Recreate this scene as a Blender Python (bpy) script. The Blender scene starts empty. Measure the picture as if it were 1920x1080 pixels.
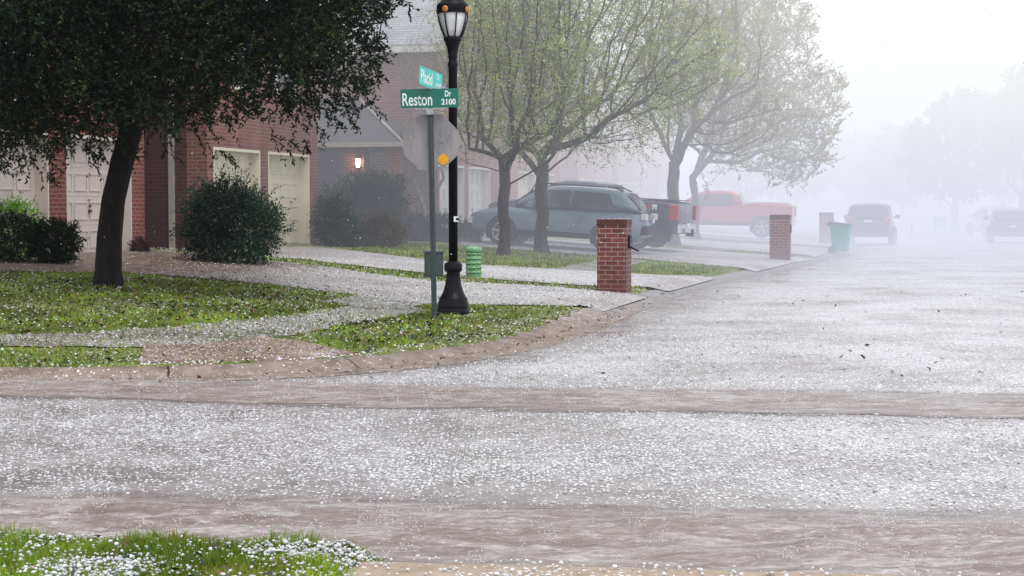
import bpy, math, random
import numpy as np
from mathutils import Vector, Matrix

rng = np.random.default_rng(7)
random.seed(7)
R = math.radians
scene = bpy.context.scene
COL = scene.collection

# ------------------------------------------------------------------ camera
F = 3000.0                       # focal length in pixels of a 1920 px wide picture
CAM = np.array([0.0, 0.0, 1.55])
PITCH = math.atan(151.0 / F)
CP, SP = math.cos(PITCH), math.sin(PITCH)
cam_d = bpy.data.cameras.new('camera')
cam = bpy.data.objects.new('camera', cam_d)
COL.objects.link(cam)
cam.location = CAM
cam.rotation_euler = (math.pi / 2 - PITCH, 0, 0)
cam_d.sensor_width = 36.0
cam_d.lens = 36.0 * F / 1920.0
cam_d.clip_start = 0.1
cam_d.clip_end = 3000.0
scene.camera = cam

# ------------------------------------------------------------------ street frame
O2 = np.array([-5.4, 35.5])
E = np.array([0.25, 0.968]); E = E / np.linalg.norm(E)     # along the street
N = np.array([E[1], -E[0]])                                # from the houses to the street
ANG = math.atan2(E[1], E[0])


def W(u, v):
    p = O2 + E * u + N * v
    return float(p[0]), float(p[1])


def UV(x, y):
    d = np.stack([np.asarray(x, float) - O2[0], np.asarray(y, float) - O2[1]], -1)
    return d @ E, d @ N


# ------------------------------------------------------------------ helpers
def link(o, parent=None):
    COL.objects.link(o)
    if parent is not None:
        o.parent = parent
    return o


def tag(o, label=None, cat=None, group=None, kind=None):
    if label: o['label'] = label
    if cat: o['category'] = cat
    if group: o['group'] = group
    if kind: o['kind'] = kind
    return o


def empty(name, loc=(0, 0, 0), rz=0.0, label=None, cat=None, group=None):
    o = bpy.data.objects.new(name, None)
    o.empty_display_size = 0.2
    link(o)
    o.location = loc
    o.rotation_euler = (0, 0, rz)
    return tag(o, label, cat, group)


def copy_tree(o, parent=None):
    c = o.copy()
    COL.objects.link(c)
    c.parent = parent
    for ch in list(o.children):
        copy_tree(ch, c)
    return c


def obj(name, mesh, mat=None, parent=None):
    o = bpy.data.objects.new(name, mesh)
    if mat is not None:
        for m in (mat if isinstance(mat, (list, tuple)) else [mat]):
            mesh.materials.append(m)
    return link(o, parent)


def np_mesh(name, verts, faces, smooth=False, mat_idx=None, attr=None):
    """verts (n,3); faces: list of arrays (m,k) of equal-sided faces"""
    me = bpy.data.meshes.new(name)
    if not isinstance(faces, (list, tuple)):
        faces = [faces]
    verts = np.ascontiguousarray(verts, dtype=np.float32)
    me.vertices.add(len(verts))
    me.vertices.foreach_set('co', verts.ravel())
    loops = np.concatenate([f.ravel() for f in faces]).astype(np.int32)
    tot = np.concatenate([np.full(len(f), f.shape[1], np.int32) for f in faces])
    start = np.concatenate([[0], np.cumsum(tot)[:-1]]).astype(np.int32)
    me.loops.add(len(loops))
    me.loops.foreach_set('vertex_index', loops)
    me.polygons.add(len(tot))
    me.polygons.foreach_set('loop_start', start)
    me.polygons.foreach_set('loop_total', tot)
    if smooth:
        me.polygons.foreach_set('use_smooth', np.ones(len(tot), bool))
    if mat_idx is not None:
        me.polygons.foreach_set('material_index', np.asarray(mat_idx, np.int32))
    if attr is not None:
        for k, vals in attr.items():
            a = me.attributes.new(k, 'FLOAT', 'POINT')
            a.data.foreach_set('value', np.asarray(vals, np.float32))
    me.update(calc_edges=True)
    me.validate()
    return me


class MB:
    """collects simple shapes into one mesh"""
    def __init__(s):
        s.v, s.f, s.sm, s.mi = [], [], [], []

    def add(s, verts, faces, smooth=False, mi=0):
        b = len(s.v)
        s.v += [tuple(p) for p in verts]
        for f in faces:
            s.f.append([b + i for i in f]); s.sm.append(smooth); s.mi.append(mi)

    def box(s, x0, x1, y0, y1, z0, z1, mi=0):
        v = [(x0, y0, z0), (x1, y0, z0), (x1, y1, z0), (x0, y1, z0), (x0, y0, z1), (x1, y0, z1), (x1, y1, z1), (x0, y1, z1)]
        s.add(v, [(0, 3, 2, 1), (4, 5, 6, 7), (0, 1, 5, 4), (1, 2, 6, 5), (2, 3, 7, 6), (3, 0, 4, 7)], mi=mi)

    def bevbox(s, x0, x1, y0, y1, z0, z1, b=0.02, mi=0):
        # box with chamfered vertical edges and top edge
        def ring(i, z):
            return [(x0 + i, y0 + b, z), (x0 + b, y0 + i, z), (x1 - b, y0 + i, z), (x1 - i, y0 + b, z), (x1 - i, y1 - b, z), (x1 - b, y1 - i, z), (x0 + b, y1 - i, z), (x0 + i, y1 - b, z)]
        rs = [ring(0, z0), ring(0, z1 - b), [(min(max(p[0], x0 + b), x1 - b), min(max(p[1], y0 + b), y1 - b), z1) for p in ring(0, z1)]]
        v = sum(rs, [])
        f = []
        for k in range(2):
            for i in range(8):
                j = (i + 1) % 8
                f.append((k * 8 + i, k * 8 + j, k * 8 + 8 + j, k * 8 + 8 + i))
        f.append(tuple(range(7, -1, -1))); f.append(tuple(range(16, 24)))
        s.add(v, f, mi=mi)

    def poly(s, pts, mi=0):
        s.add(pts, [tuple(range(len(pts)))], mi=mi)

    def prism(s, pts, axis, a, b, mi=0):
        """pts: 2-D polygon, extruded along axis (0,1,2) from a to b"""
        def P(p, t):
            q = list(p); q.insert(axis, t); return tuple(q)
        n = len(pts)
        v = [P(p, a) for p in pts] + [P(p, b) for p in pts]
        f = [tuple(range(n - 1, -1, -1)), tuple(range(n, 2 * n))] + [(i, (i + 1) % n, n + (i + 1) % n, n + i) for i in range(n)]
        s.add(v, f, mi=mi)

    def lathe(s, prof, n=24, c=(0, 0, 0), axis=2, flute=None, mi=0, smooth=True):
        rings = []
        for k, (r, z) in enumerate(prof):
            ring = []
            for i in range(n):
                a = 2 * math.pi * i / n
                rr = r * (1 + (flute[k] if flute else 0) * math.cos(a * n / 4.0 * 1.0)) if flute else r
                p = [rr * math.cos(a), rr * math.sin(a)]
                p.insert(axis, z)
                ring.append((p[0] + c[0], p[1] + c[1], p[2] + c[2]))
            rings.append(ring)
        v = sum(rings, [])
        f = []
        for k in range(len(prof) - 1):
            for i in range(n):
                j = (i + 1) % n
                f.append((k * n + i, k * n + j, k * n + n + j, k * n + n + i))
        f.append(tuple(range(n - 1, -1, -1)))
        f.append(tuple(range((len(prof) - 1) * n, len(prof) * n)))
        s.add(v, f, smooth=smooth, mi=mi)

    def tube(s, pts, r, n=6, mi=0):
        pts = [Vector(p) for p in pts]
        rr = r if isinstance(r, (list, tuple)) else [r] * len(pts)
        rings = []
        for k, p in enumerate(pts):
            d = (pts[min(k + 1, len(pts) - 1)] - pts[max(k - 1, 0)]).normalized()
            a = d.cross(Vector((0.31, 0.17, 0.93)))
            if a.length < 0.05: a = d.cross(Vector((1, 0, 0)))
            a.normalize(); b = d.cross(a)
            rings.append([p + (a * math.cos(2 * math.pi * i / n) + b * math.sin(2 * math.pi * i / n)) * rr[k] for i in range(n)])
        v = sum(rings, [])
        f = []
        for k in range(len(pts) - 1):
            for i in range(n):
                j = (i + 1) % n
                f.append((k * n + i, k * n + j, k * n + n + j, k * n + n + i))
        f.append(tuple(range(n - 1, -1, -1))); f.append(tuple(range((len(pts) - 1) * n, len(pts) * n)))
        s.add(v, f, smooth=True, mi=mi)

    def build(s, name, mat=None, parent=None, smooth_all=None):
        me = bpy.data.meshes.new(name)
        me.from_pydata(s.v, [], s.f)
        me.polygons.foreach_set('use_smooth', [(smooth_all if smooth_all is not None else x) for x in s.sm])
        me.polygons.foreach_set('material_index', s.mi)
        me.update()
        return obj(name, me, mat, parent)


# ------------------------------------------------------------------ node helpers
def new_mat(name):
    m = bpy.data.materials.new(name)
    m.use_nodes = True
    nt = m.node_tree
    for n in list(nt.nodes):
        nt.nodes.remove(n)
    return m, nt


class NT:
    def __init__(s, nt):
        s.nt = nt

    def n(s, typ, **kw):
        nd = s.nt.nodes.new(typ)
        for k, v in kw.items():
            if k.startswith('i_'):
                key = k[2:].replace('_', ' ')
                s.set(nd.inputs[key], v)
            else:
                setattr(nd, k, v)
        return nd

    def set(s, sock, v):
        if isinstance(v, bpy.types.NodeSocket):
            s.nt.links.new(v, sock)
        elif isinstance(v, bpy.types.Node):
            s.nt.links.new(v.outputs[0], sock)
        else:
            if hasattr(sock, 'default_value'):
                if isinstance(v, (tuple, list)) and len(v) == 3 and len(sock.default_value) == 4:
                    v = (*v, 1.0)
                sock.default_value = v

    def math(s, op, a, b=None, c=None, clamp=False):
        nd = s.nt.nodes.new('ShaderNodeMath'); nd.operation = op; nd.use_clamp = clamp
        s.set(nd.inputs[0], a)
        if b is not None: s.set(nd.inputs[1], b)
        if c is not None: s.set(nd.inputs[2], c)
        return nd.outputs[0]

    def mix(s, f, a, b, mode='MIX'):
        nd = s.nt.nodes.new('ShaderNodeMix'); nd.data_type = 'RGBA'; nd.blend_type = mode
        s.set(nd.inputs[0], f); s.set(nd.inputs[6], a); s.set(nd.inputs[7], b)
        return nd.outputs[2]

    def noise(s, scale, detail=3, rough=0.55, vec=None, dist=0.0):
        nd = s.nt.nodes.new('ShaderNodeTexNoise')
        nd.inputs['Scale'].default_value = scale; nd.inputs['Detail'].default_value = detail
        nd.inputs['Roughness'].default_value = rough; nd.inputs['Distortion'].default_value = dist
        if vec is not None: s.set(nd.inputs['Vector'], vec)
        return nd.outputs['Fac']

    def ramp(s, f, lo, hi, a=0.0, b=1.0):
        nd = s.nt.nodes.new('ShaderNodeMapRange'); nd.interpolation_type = 'SMOOTHSTEP'
        s.set(nd.inputs['Value'], f)
        nd.inputs['From Min'].default_value = lo; nd.inputs['From Max'].default_value = hi
        nd.inputs['To Min'].default_value = a; nd.inputs['To Max'].default_value = b
        return nd.outputs[0]

    def coord(s, which='Object'):
        nd = s.nt.nodes.new('ShaderNodeTexCoord')
        return nd.outputs[which]

    def scale(s, vec, sc):
        nd = s.nt.nodes.new('ShaderNodeMapping')
        s.set(nd.inputs['Vector'], vec); nd.inputs['Scale'].default_value = sc
        return nd.outputs[0]

    def bump(s, h, strength=0.3, dist=0.02, normal=None):
        nd = s.nt.nodes.new('ShaderNodeBump')
        nd.inputs['Strength'].default_value = strength; nd.inputs['Distance'].default_value = dist
        s.set(nd.inputs['Height'], h)
        if normal is not None: s.set(nd.inputs['Normal'], normal)
        return nd.outputs[0]

    def bsdf(s, color, rough=0.6, metal=0.0, normal=None, spec=0.5, **kw):
        b = s.nt.nodes.new('ShaderNodeBsdfPrincipled')
        s.set(b.inputs['Base Color'], color); s.set(b.inputs['Roughness'], rough); s.set(b.inputs['Metallic'], metal)
        b.inputs['Specular IOR Level'].default_value = spec
        if normal is not None: s.set(b.inputs['Normal'], normal)
        for k, v in kw.items():
            s.set(b.inputs[k.replace('_', ' ')], v)
        o = s.nt.nodes.new('ShaderNodeOutputMaterial')
        s.nt.links.new(b.outputs[0], o.inputs[0])
        return b


def simple(name, color, rough=0.5, metal=0.0, var=0.15, nscale=6.0, bump=0.0, bscale=40.0, spec=0.5, **kw):
    m, nt = new_mat(name)
    t = NT(nt)
    co = t.coord()
    nz = t.noise(nscale, 4, 0.6, co)
    c = t.mix(t.ramp(nz, 0.3, 0.7), tuple(x * (1 - var) for x in color), tuple(min(1, x * (1 + var)) for x in color))
    nrm = t.bump(t.noise(bscale, 3, 0.6, co), bump, 0.01) if bump else None
    t.bsdf(c, t.ramp(nz, 0.2, 0.8, max(0.02, rough - 0.08), rough + 0.08), metal, nrm, spec, **kw)
    return m


# ------------------------------------------------------------------ materials
def brick_mat(name, c1, c2, mortar, dark=1.0, wet=0.5):
    m, nt = new_mat(name)
    t = NT(nt)
    tc = nt.nodes.new('ShaderNodeTexCoord')
    sx = nt.nodes.new('ShaderNodeSeparateXYZ'); nt.links.new(tc.outputs['Object'], sx.inputs[0])
    sn = nt.nodes.new('ShaderNodeSeparateXYZ'); nt.links.new(tc.outputs['Normal'], sn.inputs[0])
    isx = t.math('GREATER_THAN', t.math('ABSOLUTE', sn.outputs[0]), 0.6)
    h = t.math('ADD', t.math('MULTIPLY', sx.outputs[1], isx), t.math('MULTIPLY', sx.outputs[0], t.math('SUBTRACT', 1.0, isx)))
    cb = nt.nodes.new('ShaderNodeCombineXYZ')
    nt.links.new(h, cb.inputs[0]); nt.links.new(sx.outputs[2], cb.inputs[1])
    b = nt.nodes.new('ShaderNodeTexBrick')
    nt.links.new(cb.outputs[0], b.inputs['Vector'])
    b.inputs['Color1'].default_value = (*c1, 1); b.inputs['Color2'].default_value = (*c2, 1); b.inputs['Mortar'].default_value = (*mortar, 1)
    b.inputs['Scale'].default_value = 1.0; b.inputs['Mortar Size'].default_value = 0.007; b.inputs['Mortar Smooth'].default_value = 0.15
    b.inputs['Brick Width'].default_value = 0.215; b.inputs['Row Height'].default_value = 0.078; b.inputs['Bias'].default_value = -0.1
    nz = t.noise(1.3, 4, 0.6, tc.outputs['Object'])
    c = t.mix(t.ramp(nz, 0.3, 0.75, 0.0, 0.55), b.outputs['Color'], tuple(x * 0.55 for x in c1))
    c = t.mix(t.ramp(t.noise(30, 2, 0.6, tc.outputs['Object']), 0.4, 0.7, 0, 0.25), c, tuple(x * 0.5 for x in c2))
    # rain-darkened toward the foot
    damp = t.ramp(t.math('ADD', sx.outputs[2], t.math('MULTIPLY', nz, 0.8)), 0.2, 1.1, 0.35, 0.0)
    c = t.mix(damp, c, tuple(x * 0.3 for x in c1))
    nrm = t.bump(b.outputs['Fac'], -0.6, 0.01)
    t.bsdf(c, wet, 0.0, nrm, 0.16)
    return m


M = {}
M['brick_red'] = brick_mat('brick_red', (0.26, 0.072, 0.05), (0.17, 0.045, 0.036), (0.36, 0.28, 0.24))
M['brick_house'] = brick_mat('brick_house', (0.26, 0.08, 0.06), (0.17, 0.05, 0.045), (0.34, 0.27, 0.24))
M['brick_rose'] = brick_mat('brick_rose', (0.28, 0.105, 0.085), (0.18, 0.07, 0.062), (0.31, 0.25, 0.225))
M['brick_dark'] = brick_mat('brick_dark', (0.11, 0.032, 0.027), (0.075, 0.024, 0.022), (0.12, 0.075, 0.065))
M['brick_pillar'] = brick_mat('brick_pillar', (0.23, 0.066, 0.052), (0.115, 0.04, 0.042), (0.40, 0.31, 0.28))
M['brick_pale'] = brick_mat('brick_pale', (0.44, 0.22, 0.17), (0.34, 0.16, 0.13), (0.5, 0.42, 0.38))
M['door_grey'] = simple('door_grey_beige', (0.66, 0.58, 0.54), 0.45, var=0.06, nscale=1.5, bump=0.05)
M['door_cream'] = simple('door_cream', (0.70, 0.64, 0.50), 0.45, var=0.06, nscale=1.5, bump=0.05)
M['door_white'] = simple('door_white', (0.62, 0.60, 0.57), 0.45, var=0.05, nscale=1.5)
M['trim_white'] = simple('trim_white', (0.60, 0.57, 0.54), 0.5, var=0.08)
M['trim_taupe'] = simple('trim_taupe', (0.42, 0.37, 0.33), 0.5, var=0.08)
M['black_metal'] = simple('black_metal', (0.006, 0.006, 0.011), 0.38, var=0.3, nscale=9, bump=0.08, bscale=60, spec=0.16)
M['dark_iron'] = simple('dark_iron', (0.03, 0.03, 0.035), 0.4)
M['amber'] = simple('amber_plastic', (0.48, 0.21, 0.03), 0.35, var=0.15, nscale=30)
M['orange_sticker'] = simple('orange_sticker', (0.80, 0.36, 0.01), 0.5, var=0.1, nscale=40)
M['sign_green'] = simple('sign_green', (0.0, 0.150, 0.105), 0.35, var=0.1, nscale=5)
M['sign_green_bright'] = simple('sign_green_bright', (0.01, 0.56, 0.49), 0.35, var=0.1, nscale=5)
M['sign_white'] = simple('sign_white', (0.82, 0.88, 0.88), 0.4, var=0.04)
M['galv'] = simple('galvanised', (0.38, 0.39, 0.40), 0.4, 0.5, var=0.2, nscale=20)
M['pole_green'] = simple('pole_green', (0.055, 0.078, 0.085), 0.45, 0.1, var=0.25, nscale=25)
M['hole_dark'] = simple('hole_dark', (0.015, 0.02, 0.02), 0.8)
M['concrete_pad'] = simple('concrete_pad', (0.30, 0.25, 0.21), 0.6, var=0.2, nscale=12, bump=0.2)
M['box_green'] = simple('box_dark_green', (0.045, 0.068, 0.07), 0.45, var=0.2, nscale=8)
M['pedestal_green'] = simple('pedestal_green', (0.20, 0.46, 0.22), 0.45, var=0.15, nscale=8)
M['pedestal_dark'] = simple('pedestal_dark', (0.05, 0.16, 0.07), 0.6)
M['bin_green'] = simple('bin_green', (0.0, 0.34, 0.25), 0.4, var=0.12, nscale=5)
M['bin_lid'] = simple('bin_lid', (0.01, 0.10, 0.09), 0.4, var=0.12, nscale=5)
M['rubber'] = simple('rubber', (0.018, 0.018, 0.020), 0.75, var=0.2, nscale=20, spec=0.2)
M['rim_alloy'] = simple('rim_alloy', (0.45, 0.46, 0.48), 0.3, 0.8)
M['chrome'] = simple('chrome', (0.6, 0.6, 0.62), 0.2, 0.9)
M['glass_car'] = simple('glass_car', (0.025, 0.035, 0.045), 0.08, var=0.2, nscale=2, spec=0.8)
M['glass_win'] = simple('glass_win', (0.05, 0.06, 0.07), 0.1, var=0.3, nscale=1, spec=0.8)
M['plastic_dark'] = simple('plastic_dark', (0.02, 0.02, 0.022), 0.6, spec=0.2)
M['red_lamp'] = simple('red_lamp', (0.42, 0.018, 0.018), 0.25, var=0.2, nscale=12)
M['clear_lamp'] = simple('clear_lamp', (0.7, 0.7, 0.68), 0.15)
M['plate'] = simple('plate', (0.75, 0.76, 0.78), 0.4, var=0.05)
M['frost'] = simple('frosted_glass', (0.78, 0.79, 0.80), 0.35, var=0.06, nscale=4)
M['door_front'] = simple('front_door', (0.06, 0.035, 0.03), 0.4)


def paint(name, c, rough=0.25):
    m, nt = new_mat(name)
    t = NT(nt)
    co = t.coord()
    nz = t.noise(3.5, 4, 0.6, co)
    dirt = t.ramp(t.noise(9, 5, 0.7, co), 0.45, 0.8, 0, 0.25)
    c2 = t.mix(dirt, c, tuple(x * 0.6 + 0.02 for x in c))
    drops = t.noise(140, 1, 0.5, co)
    t.bsdf(c2, t.ramp(nz, 0.3, 0.7, rough - 0.05, rough + 0.15), 0.25, t.bump(t.ramp(drops, 0.55, 0.75), 0.15, 0.004), 0.5, Coat_Weight=0.5, Coat_Roughness=0.12)
    return m


M['paint_blue'] = paint('paint_steel_blue', (0.165, 0.24, 0.29))
M['paint_navy'] = paint('paint_dark', (0.03, 0.036, 0.065))
M['paint_red'] = paint('paint_red', (0.50, 0.035, 0.03))
M['paint_grey'] = paint('paint_grey', (0.03, 0.035, 0.055))
M['paint_black'] = paint('paint_black', (0.02, 0.022, 0.03))
M['paint_silver'] = paint('paint_silver', (0.55, 0.57, 0.60))

# shingles
m, nt = new_mat('roof_shingles'); t = NT(nt)
tc = nt.nodes.new('ShaderNodeTexCoord')
sx = nt.nodes.new('ShaderNodeSeparateXYZ'); nt.links.new(tc.outputs['Object'], sx.inputs[0])
cb = nt.nodes.new('ShaderNodeCombineXYZ')
nt.links.new(sx.outputs[1], cb.inputs[0]); nt.links.new(t.math('MULTIPLY', sx.outputs[2], 1.0), cb.inputs[1])
b = nt.nodes.new('ShaderNodeTexBrick'); nt.links.new(cb.outputs[0], b.inputs['Vector'])
b.inputs['Color1'].default_value = (0.30, 0.30, 0.33, 1); b.inputs['Color2'].default_value = (0.22, 0.22, 0.25, 1); b.inputs['Mortar'].default_value = (0.10, 0.10, 0.12, 1)
b.inputs['Scale'].default_value = 1.0; b.inputs['Mortar Size'].default_value = 0.012; b.inputs['Brick Width'].default_value = 0.35; b.inputs['Row Height'].default_value = 0.085
c = t.mix(t.ramp(t.noise(1.2, 4, 0.6, tc.outputs['Object']), 0.3, 0.7, 0, 0.4), b.outputs['Color'], (0.42, 0.43, 0.47))
t.bsdf(c, 0.5, 0, t.bump(b.outputs['Fac'], -0.5, 0.02), 0.5)
M['shingles'] = m
M['shingles_dark'] = m.copy(); M['shingles_dark'].name = 'porch_shingles'
for n_ in M['shingles_dark'].node_tree.nodes:
    if n_.type == 'TEX_BRICK':
        n_.inputs['Color1'].default_value = (0.075, 0.072, 0.078, 1); n_.inputs['Color2'].default_value = (0.055, 0.053, 0.06, 1); n_.inputs['Mortar'].default_value = (0.03, 0.03, 0.035, 1)
    if n_.type == 'MIX':
        n_.inputs[7].default_value = (0.11, 0.11, 0.12, 1)

# weathered back of a stop sign: bare aluminium with mottled dark and pale streaks
m, nt = new_mat('sign_back_aluminium'); t = NT(nt)
co = t.coord()
n1 = t.noise(5.0, 5, 0.65, t.scale(co, (1.0, 1.0, 0.35)), 0.8)
n2 = t.noise(14.0, 4, 0.7, t.scale(co, (1.0, 1.0, 0.45)), 1.2)
c = t.mix(t.ramp(n1, 0.35, 0.68), (0.25, 0.235, 0.245), (0.345, 0.325, 0.335))
c = t.mix(t.ramp(n2, 0.56, 0.66, 0, 0.55), c, (0.13, 0.12, 0.13))
c = t.mix(t.ramp(t.noise(11, 3, 0.6, co), 0.62, 0.74, 0, 0.5), c, (0.45, 0.44, 0.45))
t.bsdf(c, 0.55, 0.1, None, 0.3)
M['sign_back'] = m


def leaf_mat(name, cols, rough=0.45, spec=0.4, trans=0.15, patch=None):
    m, nt = new_mat(name)
    t = NT(nt)
    g = nt.nodes.new('ShaderNodeNewGeometry')
    rnd = g.outputs['Random Per Island']
    r = nt.nodes.new('ShaderNodeValToRGB')
    nt.links.new(rnd, r.inputs[0])
    els = r.color_ramp.elements
    while len(els) < len(cols): els.new(0.5)
    for i, (p, c) in enumerate(cols):
        els[i].position = p; els[i].color = (*c, 1)
    clump = t.ramp(t.noise(1.1, 3, 0.6, t.coord()), 0.35, 0.68, 0.5, 1.45)
    hs = nt.nodes.new('ShaderNodeHueSaturation')
    nt.links.new(r.outputs[0], hs.inputs['Color']); nt.links.new(clump, hs.inputs['Value'])
    colour = hs.outputs[0]
    if patch:
        colour = t.mix(t.ramp(t.noise(1.6, 5, 0.7, t.coord()), 0.48, 0.68, 0, 0.75), colour, patch)
    b = t.bsdf(colour, rough, 0, None, spec)
    if trans:
        tr = nt.nodes.new('ShaderNodeBsdfTranslucent')
        nt.links.new(colour, tr.inputs[0])
        mx = nt.nodes.new('ShaderNodeMixShader'); mx.inputs[0].default_value = trans
        out = [n for n in nt.nodes if n.type == 'OUTPUT_MATERIAL'][0]
        nt.links.new(b.outputs[0], mx.inputs[1]); nt.links.new(tr.outputs[0], mx.inputs[2]); nt.links.new(mx.outputs[0], out.inputs[0])
    return m


M['leaf_oak'] = leaf_mat('leaf_oak', [(0, (0.005, 0.012, 0.008)), (0.6, (0.011, 0.024, 0.013)), (0.9, (0.028, 0.048, 0.016)), (1, (0.09, 0.095, 0.02))], 0.5, 0.13, 0.03)
M['leaf_spring'] = leaf_mat('leaf_spring', [(0, (0.26, 0.33, 0.12)), (0.5, (0.38, 0.46, 0.15)), (1, (0.54, 0.58, 0.20))], 0.6, 0.3, 0.45)
M['leaf_pale'] = leaf_mat('leaf_pale', [(0, (0.30, 0.32, 0.16)), (0.5, (0.42, 0.43, 0.20)), (1, (0.50, 0.42, 0.24))], 0.6, 0.3, 0.5)
M['leaf_hedge'] = leaf_mat('leaf_hedge', [(0, (0.010, 0.022, 0.012)), (0.7, (0.018, 0.036, 0.018)), (1, (0.045, 0.06, 0.03))], 0.5, 0.12, 0.05)
M['leaf_bush'] = leaf_mat('leaf_bush', [(0, (0.014, 0.036, 0.025)), (0.7, (0.028, 0.064, 0.040)), (1, (0.06, 0.105, 0.06))], 0.5, 0.15, 0.08)
M['leaf_shoot'] = leaf_mat('leaf_shoot', [(0, (0.05, 0.085, 0.06)), (0.6, (0.10, 0.15, 0.11)), (1, (0.2, 0.25, 0.2))], 0.5, 0.3, 0.15)
M['leaf_bright'] = leaf_mat('leaf_bright', [(0, (0.12, 0.30, 0.015)), (0.6, (0.22, 0.48, 0.03)), (1, (0.36, 0.58, 0.07))], 0.5, 0.3, 0.2)
M['leaf_brown'] = leaf_mat('leaf_brown', [(0, (0.05, 0.05, 0.02)), (0.6, (0.09, 0.075, 0.035)), (1, (0.14, 0.10, 0.05))], 0.6, 0.3, 0.1)
M['leaf_wine'] = leaf_mat('leaf_wine', [(0, (0.05, 0.02, 0.02)), (0.6, (0.09, 0.035, 0.03)), (1, (0.10, 0.07, 0.03))], 0.6, 0.3, 0.1)
M['grass_blade'] = leaf_mat('grass_blade', [(0, (0.09, 0.18, 0.012)), (0.45, (0.20, 0.33, 0.02)), (0.8, (0.34, 0.45, 0.035)), (1, (0.34, 0.26, 0.06))], 0.5, 0.3, 0.2, (0.13, 0.10, 0.035))
M['grass_near'] = leaf_mat('grass_near', [(0, (0.12, 0.26, 0.015)), (0.45, (0.24, 0.42, 0.03)), (0.8, (0.38, 0.54, 0.05)), (1, (0.42, 0.30, 0.08))], 0.5, 0.3, 0.35, (0.26, 0.21, 0.05))
M['litter'] = leaf_mat('litter', [(0, (0.012, 0.022, 0.008)), (0.55, (0.03, 0.05, 0.012)), (0.8, (0.10, 0.06, 0.02)), (1, (0.26, 0.11, 0.04))], 0.5, 0.4, 0.0)

m, nt = new_mat('hail'); t = NT(nt)
g = nt.nodes.new('ShaderNodeNewGeometry')
c = t.mix(g.outputs['Random Per Island'], (0.44, 0.44, 0.46), (0.86, 0.87, 0.89))
t.bsdf(c, 0.3, 0, None, 0.5, Subsurface_Weight=0.0)
M['hail'] = m

# bark
def bark(name, c, sc=14):
    m, nt = new_mat(name); t = NT(nt)
    co = t.coord()
    n1 = t.noise(sc, 6, 0.7, t.scale(co, (1, 1, 0.25)))
    n2 = t.noise(3, 3, 0.6, co)
    col = t.mix(t.ramp(n1, 0.35, 0.65), tuple(x * 0.45 for x in c), tuple(x * 1.3 for x in c))
    col = t.mix(t.ramp(n2, 0.5, 0.75, 0, 0.4), col, (c[0] * 0.6, c[1] * 0.8, c[2] * 0.6))
    t.bsdf(col, 0.6, 0, t.bump(n1, 1.0, 0.03), 0.12)
    return m


M['bark_oak'] = bark('bark_oak', (0.014, 0.011, 0.009))
M['bark_grey'] = bark('bark_grey', (0.065, 0.06, 0.06))
M['bark_myrtle'] = bark('bark_myrtle', (0.27, 0.24, 0.225))
M['twig'] = bark('twig', (0.15, 0.135, 0.125))
M['bark_pale'] = bark('bark_pale', (0.13, 0.12, 0.115))


# ground materials --------------------------------------------------
def hail_layer(t, co, cover, scale=34.0):
    """white stones by voronoi cells; cover 0..1 socket or float -> (mask, height)"""
    vo = t.nt.nodes.new('ShaderNodeTexVoronoi'); vo.feature = 'F1'
    vo.inputs['Scale'].default_value = scale; vo.inputs['Randomness'].default_value = 1.0
    t.set(vo.inputs['Vector'], co)
    rnd = t.nt.nodes.new('ShaderNodeSeparateColor'); t.nt.links.new(vo.outputs['Color'], rnd.inputs[0])
    on = t.math('LESS_THAN', rnd.outputs[0], cover)
    dot = t.ramp(vo.outputs['Distance'], 0.30, 0.46, 1.0, 0.0)
    mask = t.math('MULTIPLY', on, dot)
    return mask, vo.outputs['Distance']


def hail_ground(name, base_a, base_b, cover_lo, cover_hi, rough=0.4, patch=0.55, bumpy=0.2, soft=0.35, bscale=3.0, attr=None, spec=0.15, wet=None):
    m, nt = new_mat(name); t = NT(nt)
    co = t.coord()
    n1 = t.noise(patch, 4, 0.6, co)
    nb = t.noise(bscale, 5, 0.65, co)
    base = t.mix(t.ramp(nb, 0.3, 0.7), base_a, base_b)
    cover = t.ramp(n1, 0.3, 0.7, cover_lo, cover_hi)
    if attr:
        a = nt.nodes.new('ShaderNodeAttribute'); a.attribute_name = attr
        cover = t.math('MULTIPLY', cover, a.outputs['Fac'])
    mask, d = hail_layer(t, co, cover)
    mask2, d2 = hail_layer(t, t.scale(co, (1.7, 1.7, 1.7)), t.math('MULTIPLY', cover, 0.7))
    mk = t.math('MAXIMUM', mask, mask2)
    slush = t.math('MULTIPLY', cover, soft)
    c = t.mix(slush, base, (0.66, 0.66, 0.69))
    c = t.mix(mk, c, (0.80, 0.81, 0.84))
    nrm = t.bump(t.math('ADD', t.math('MULTIPLY', mk, 1.0), t.math('MULTIPLY', nb, 0.6)), bumpy, 0.02)
    if wet is not None:
        rough = t.math('ADD', t.ramp(t.noise(0.9, 4, 0.6, co), 0.35, 0.65, wet, rough), t.math('MULTIPLY', mk, 0.3))
    t.bsdf(c, rough, 0, nrm, spec)
    return m


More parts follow.
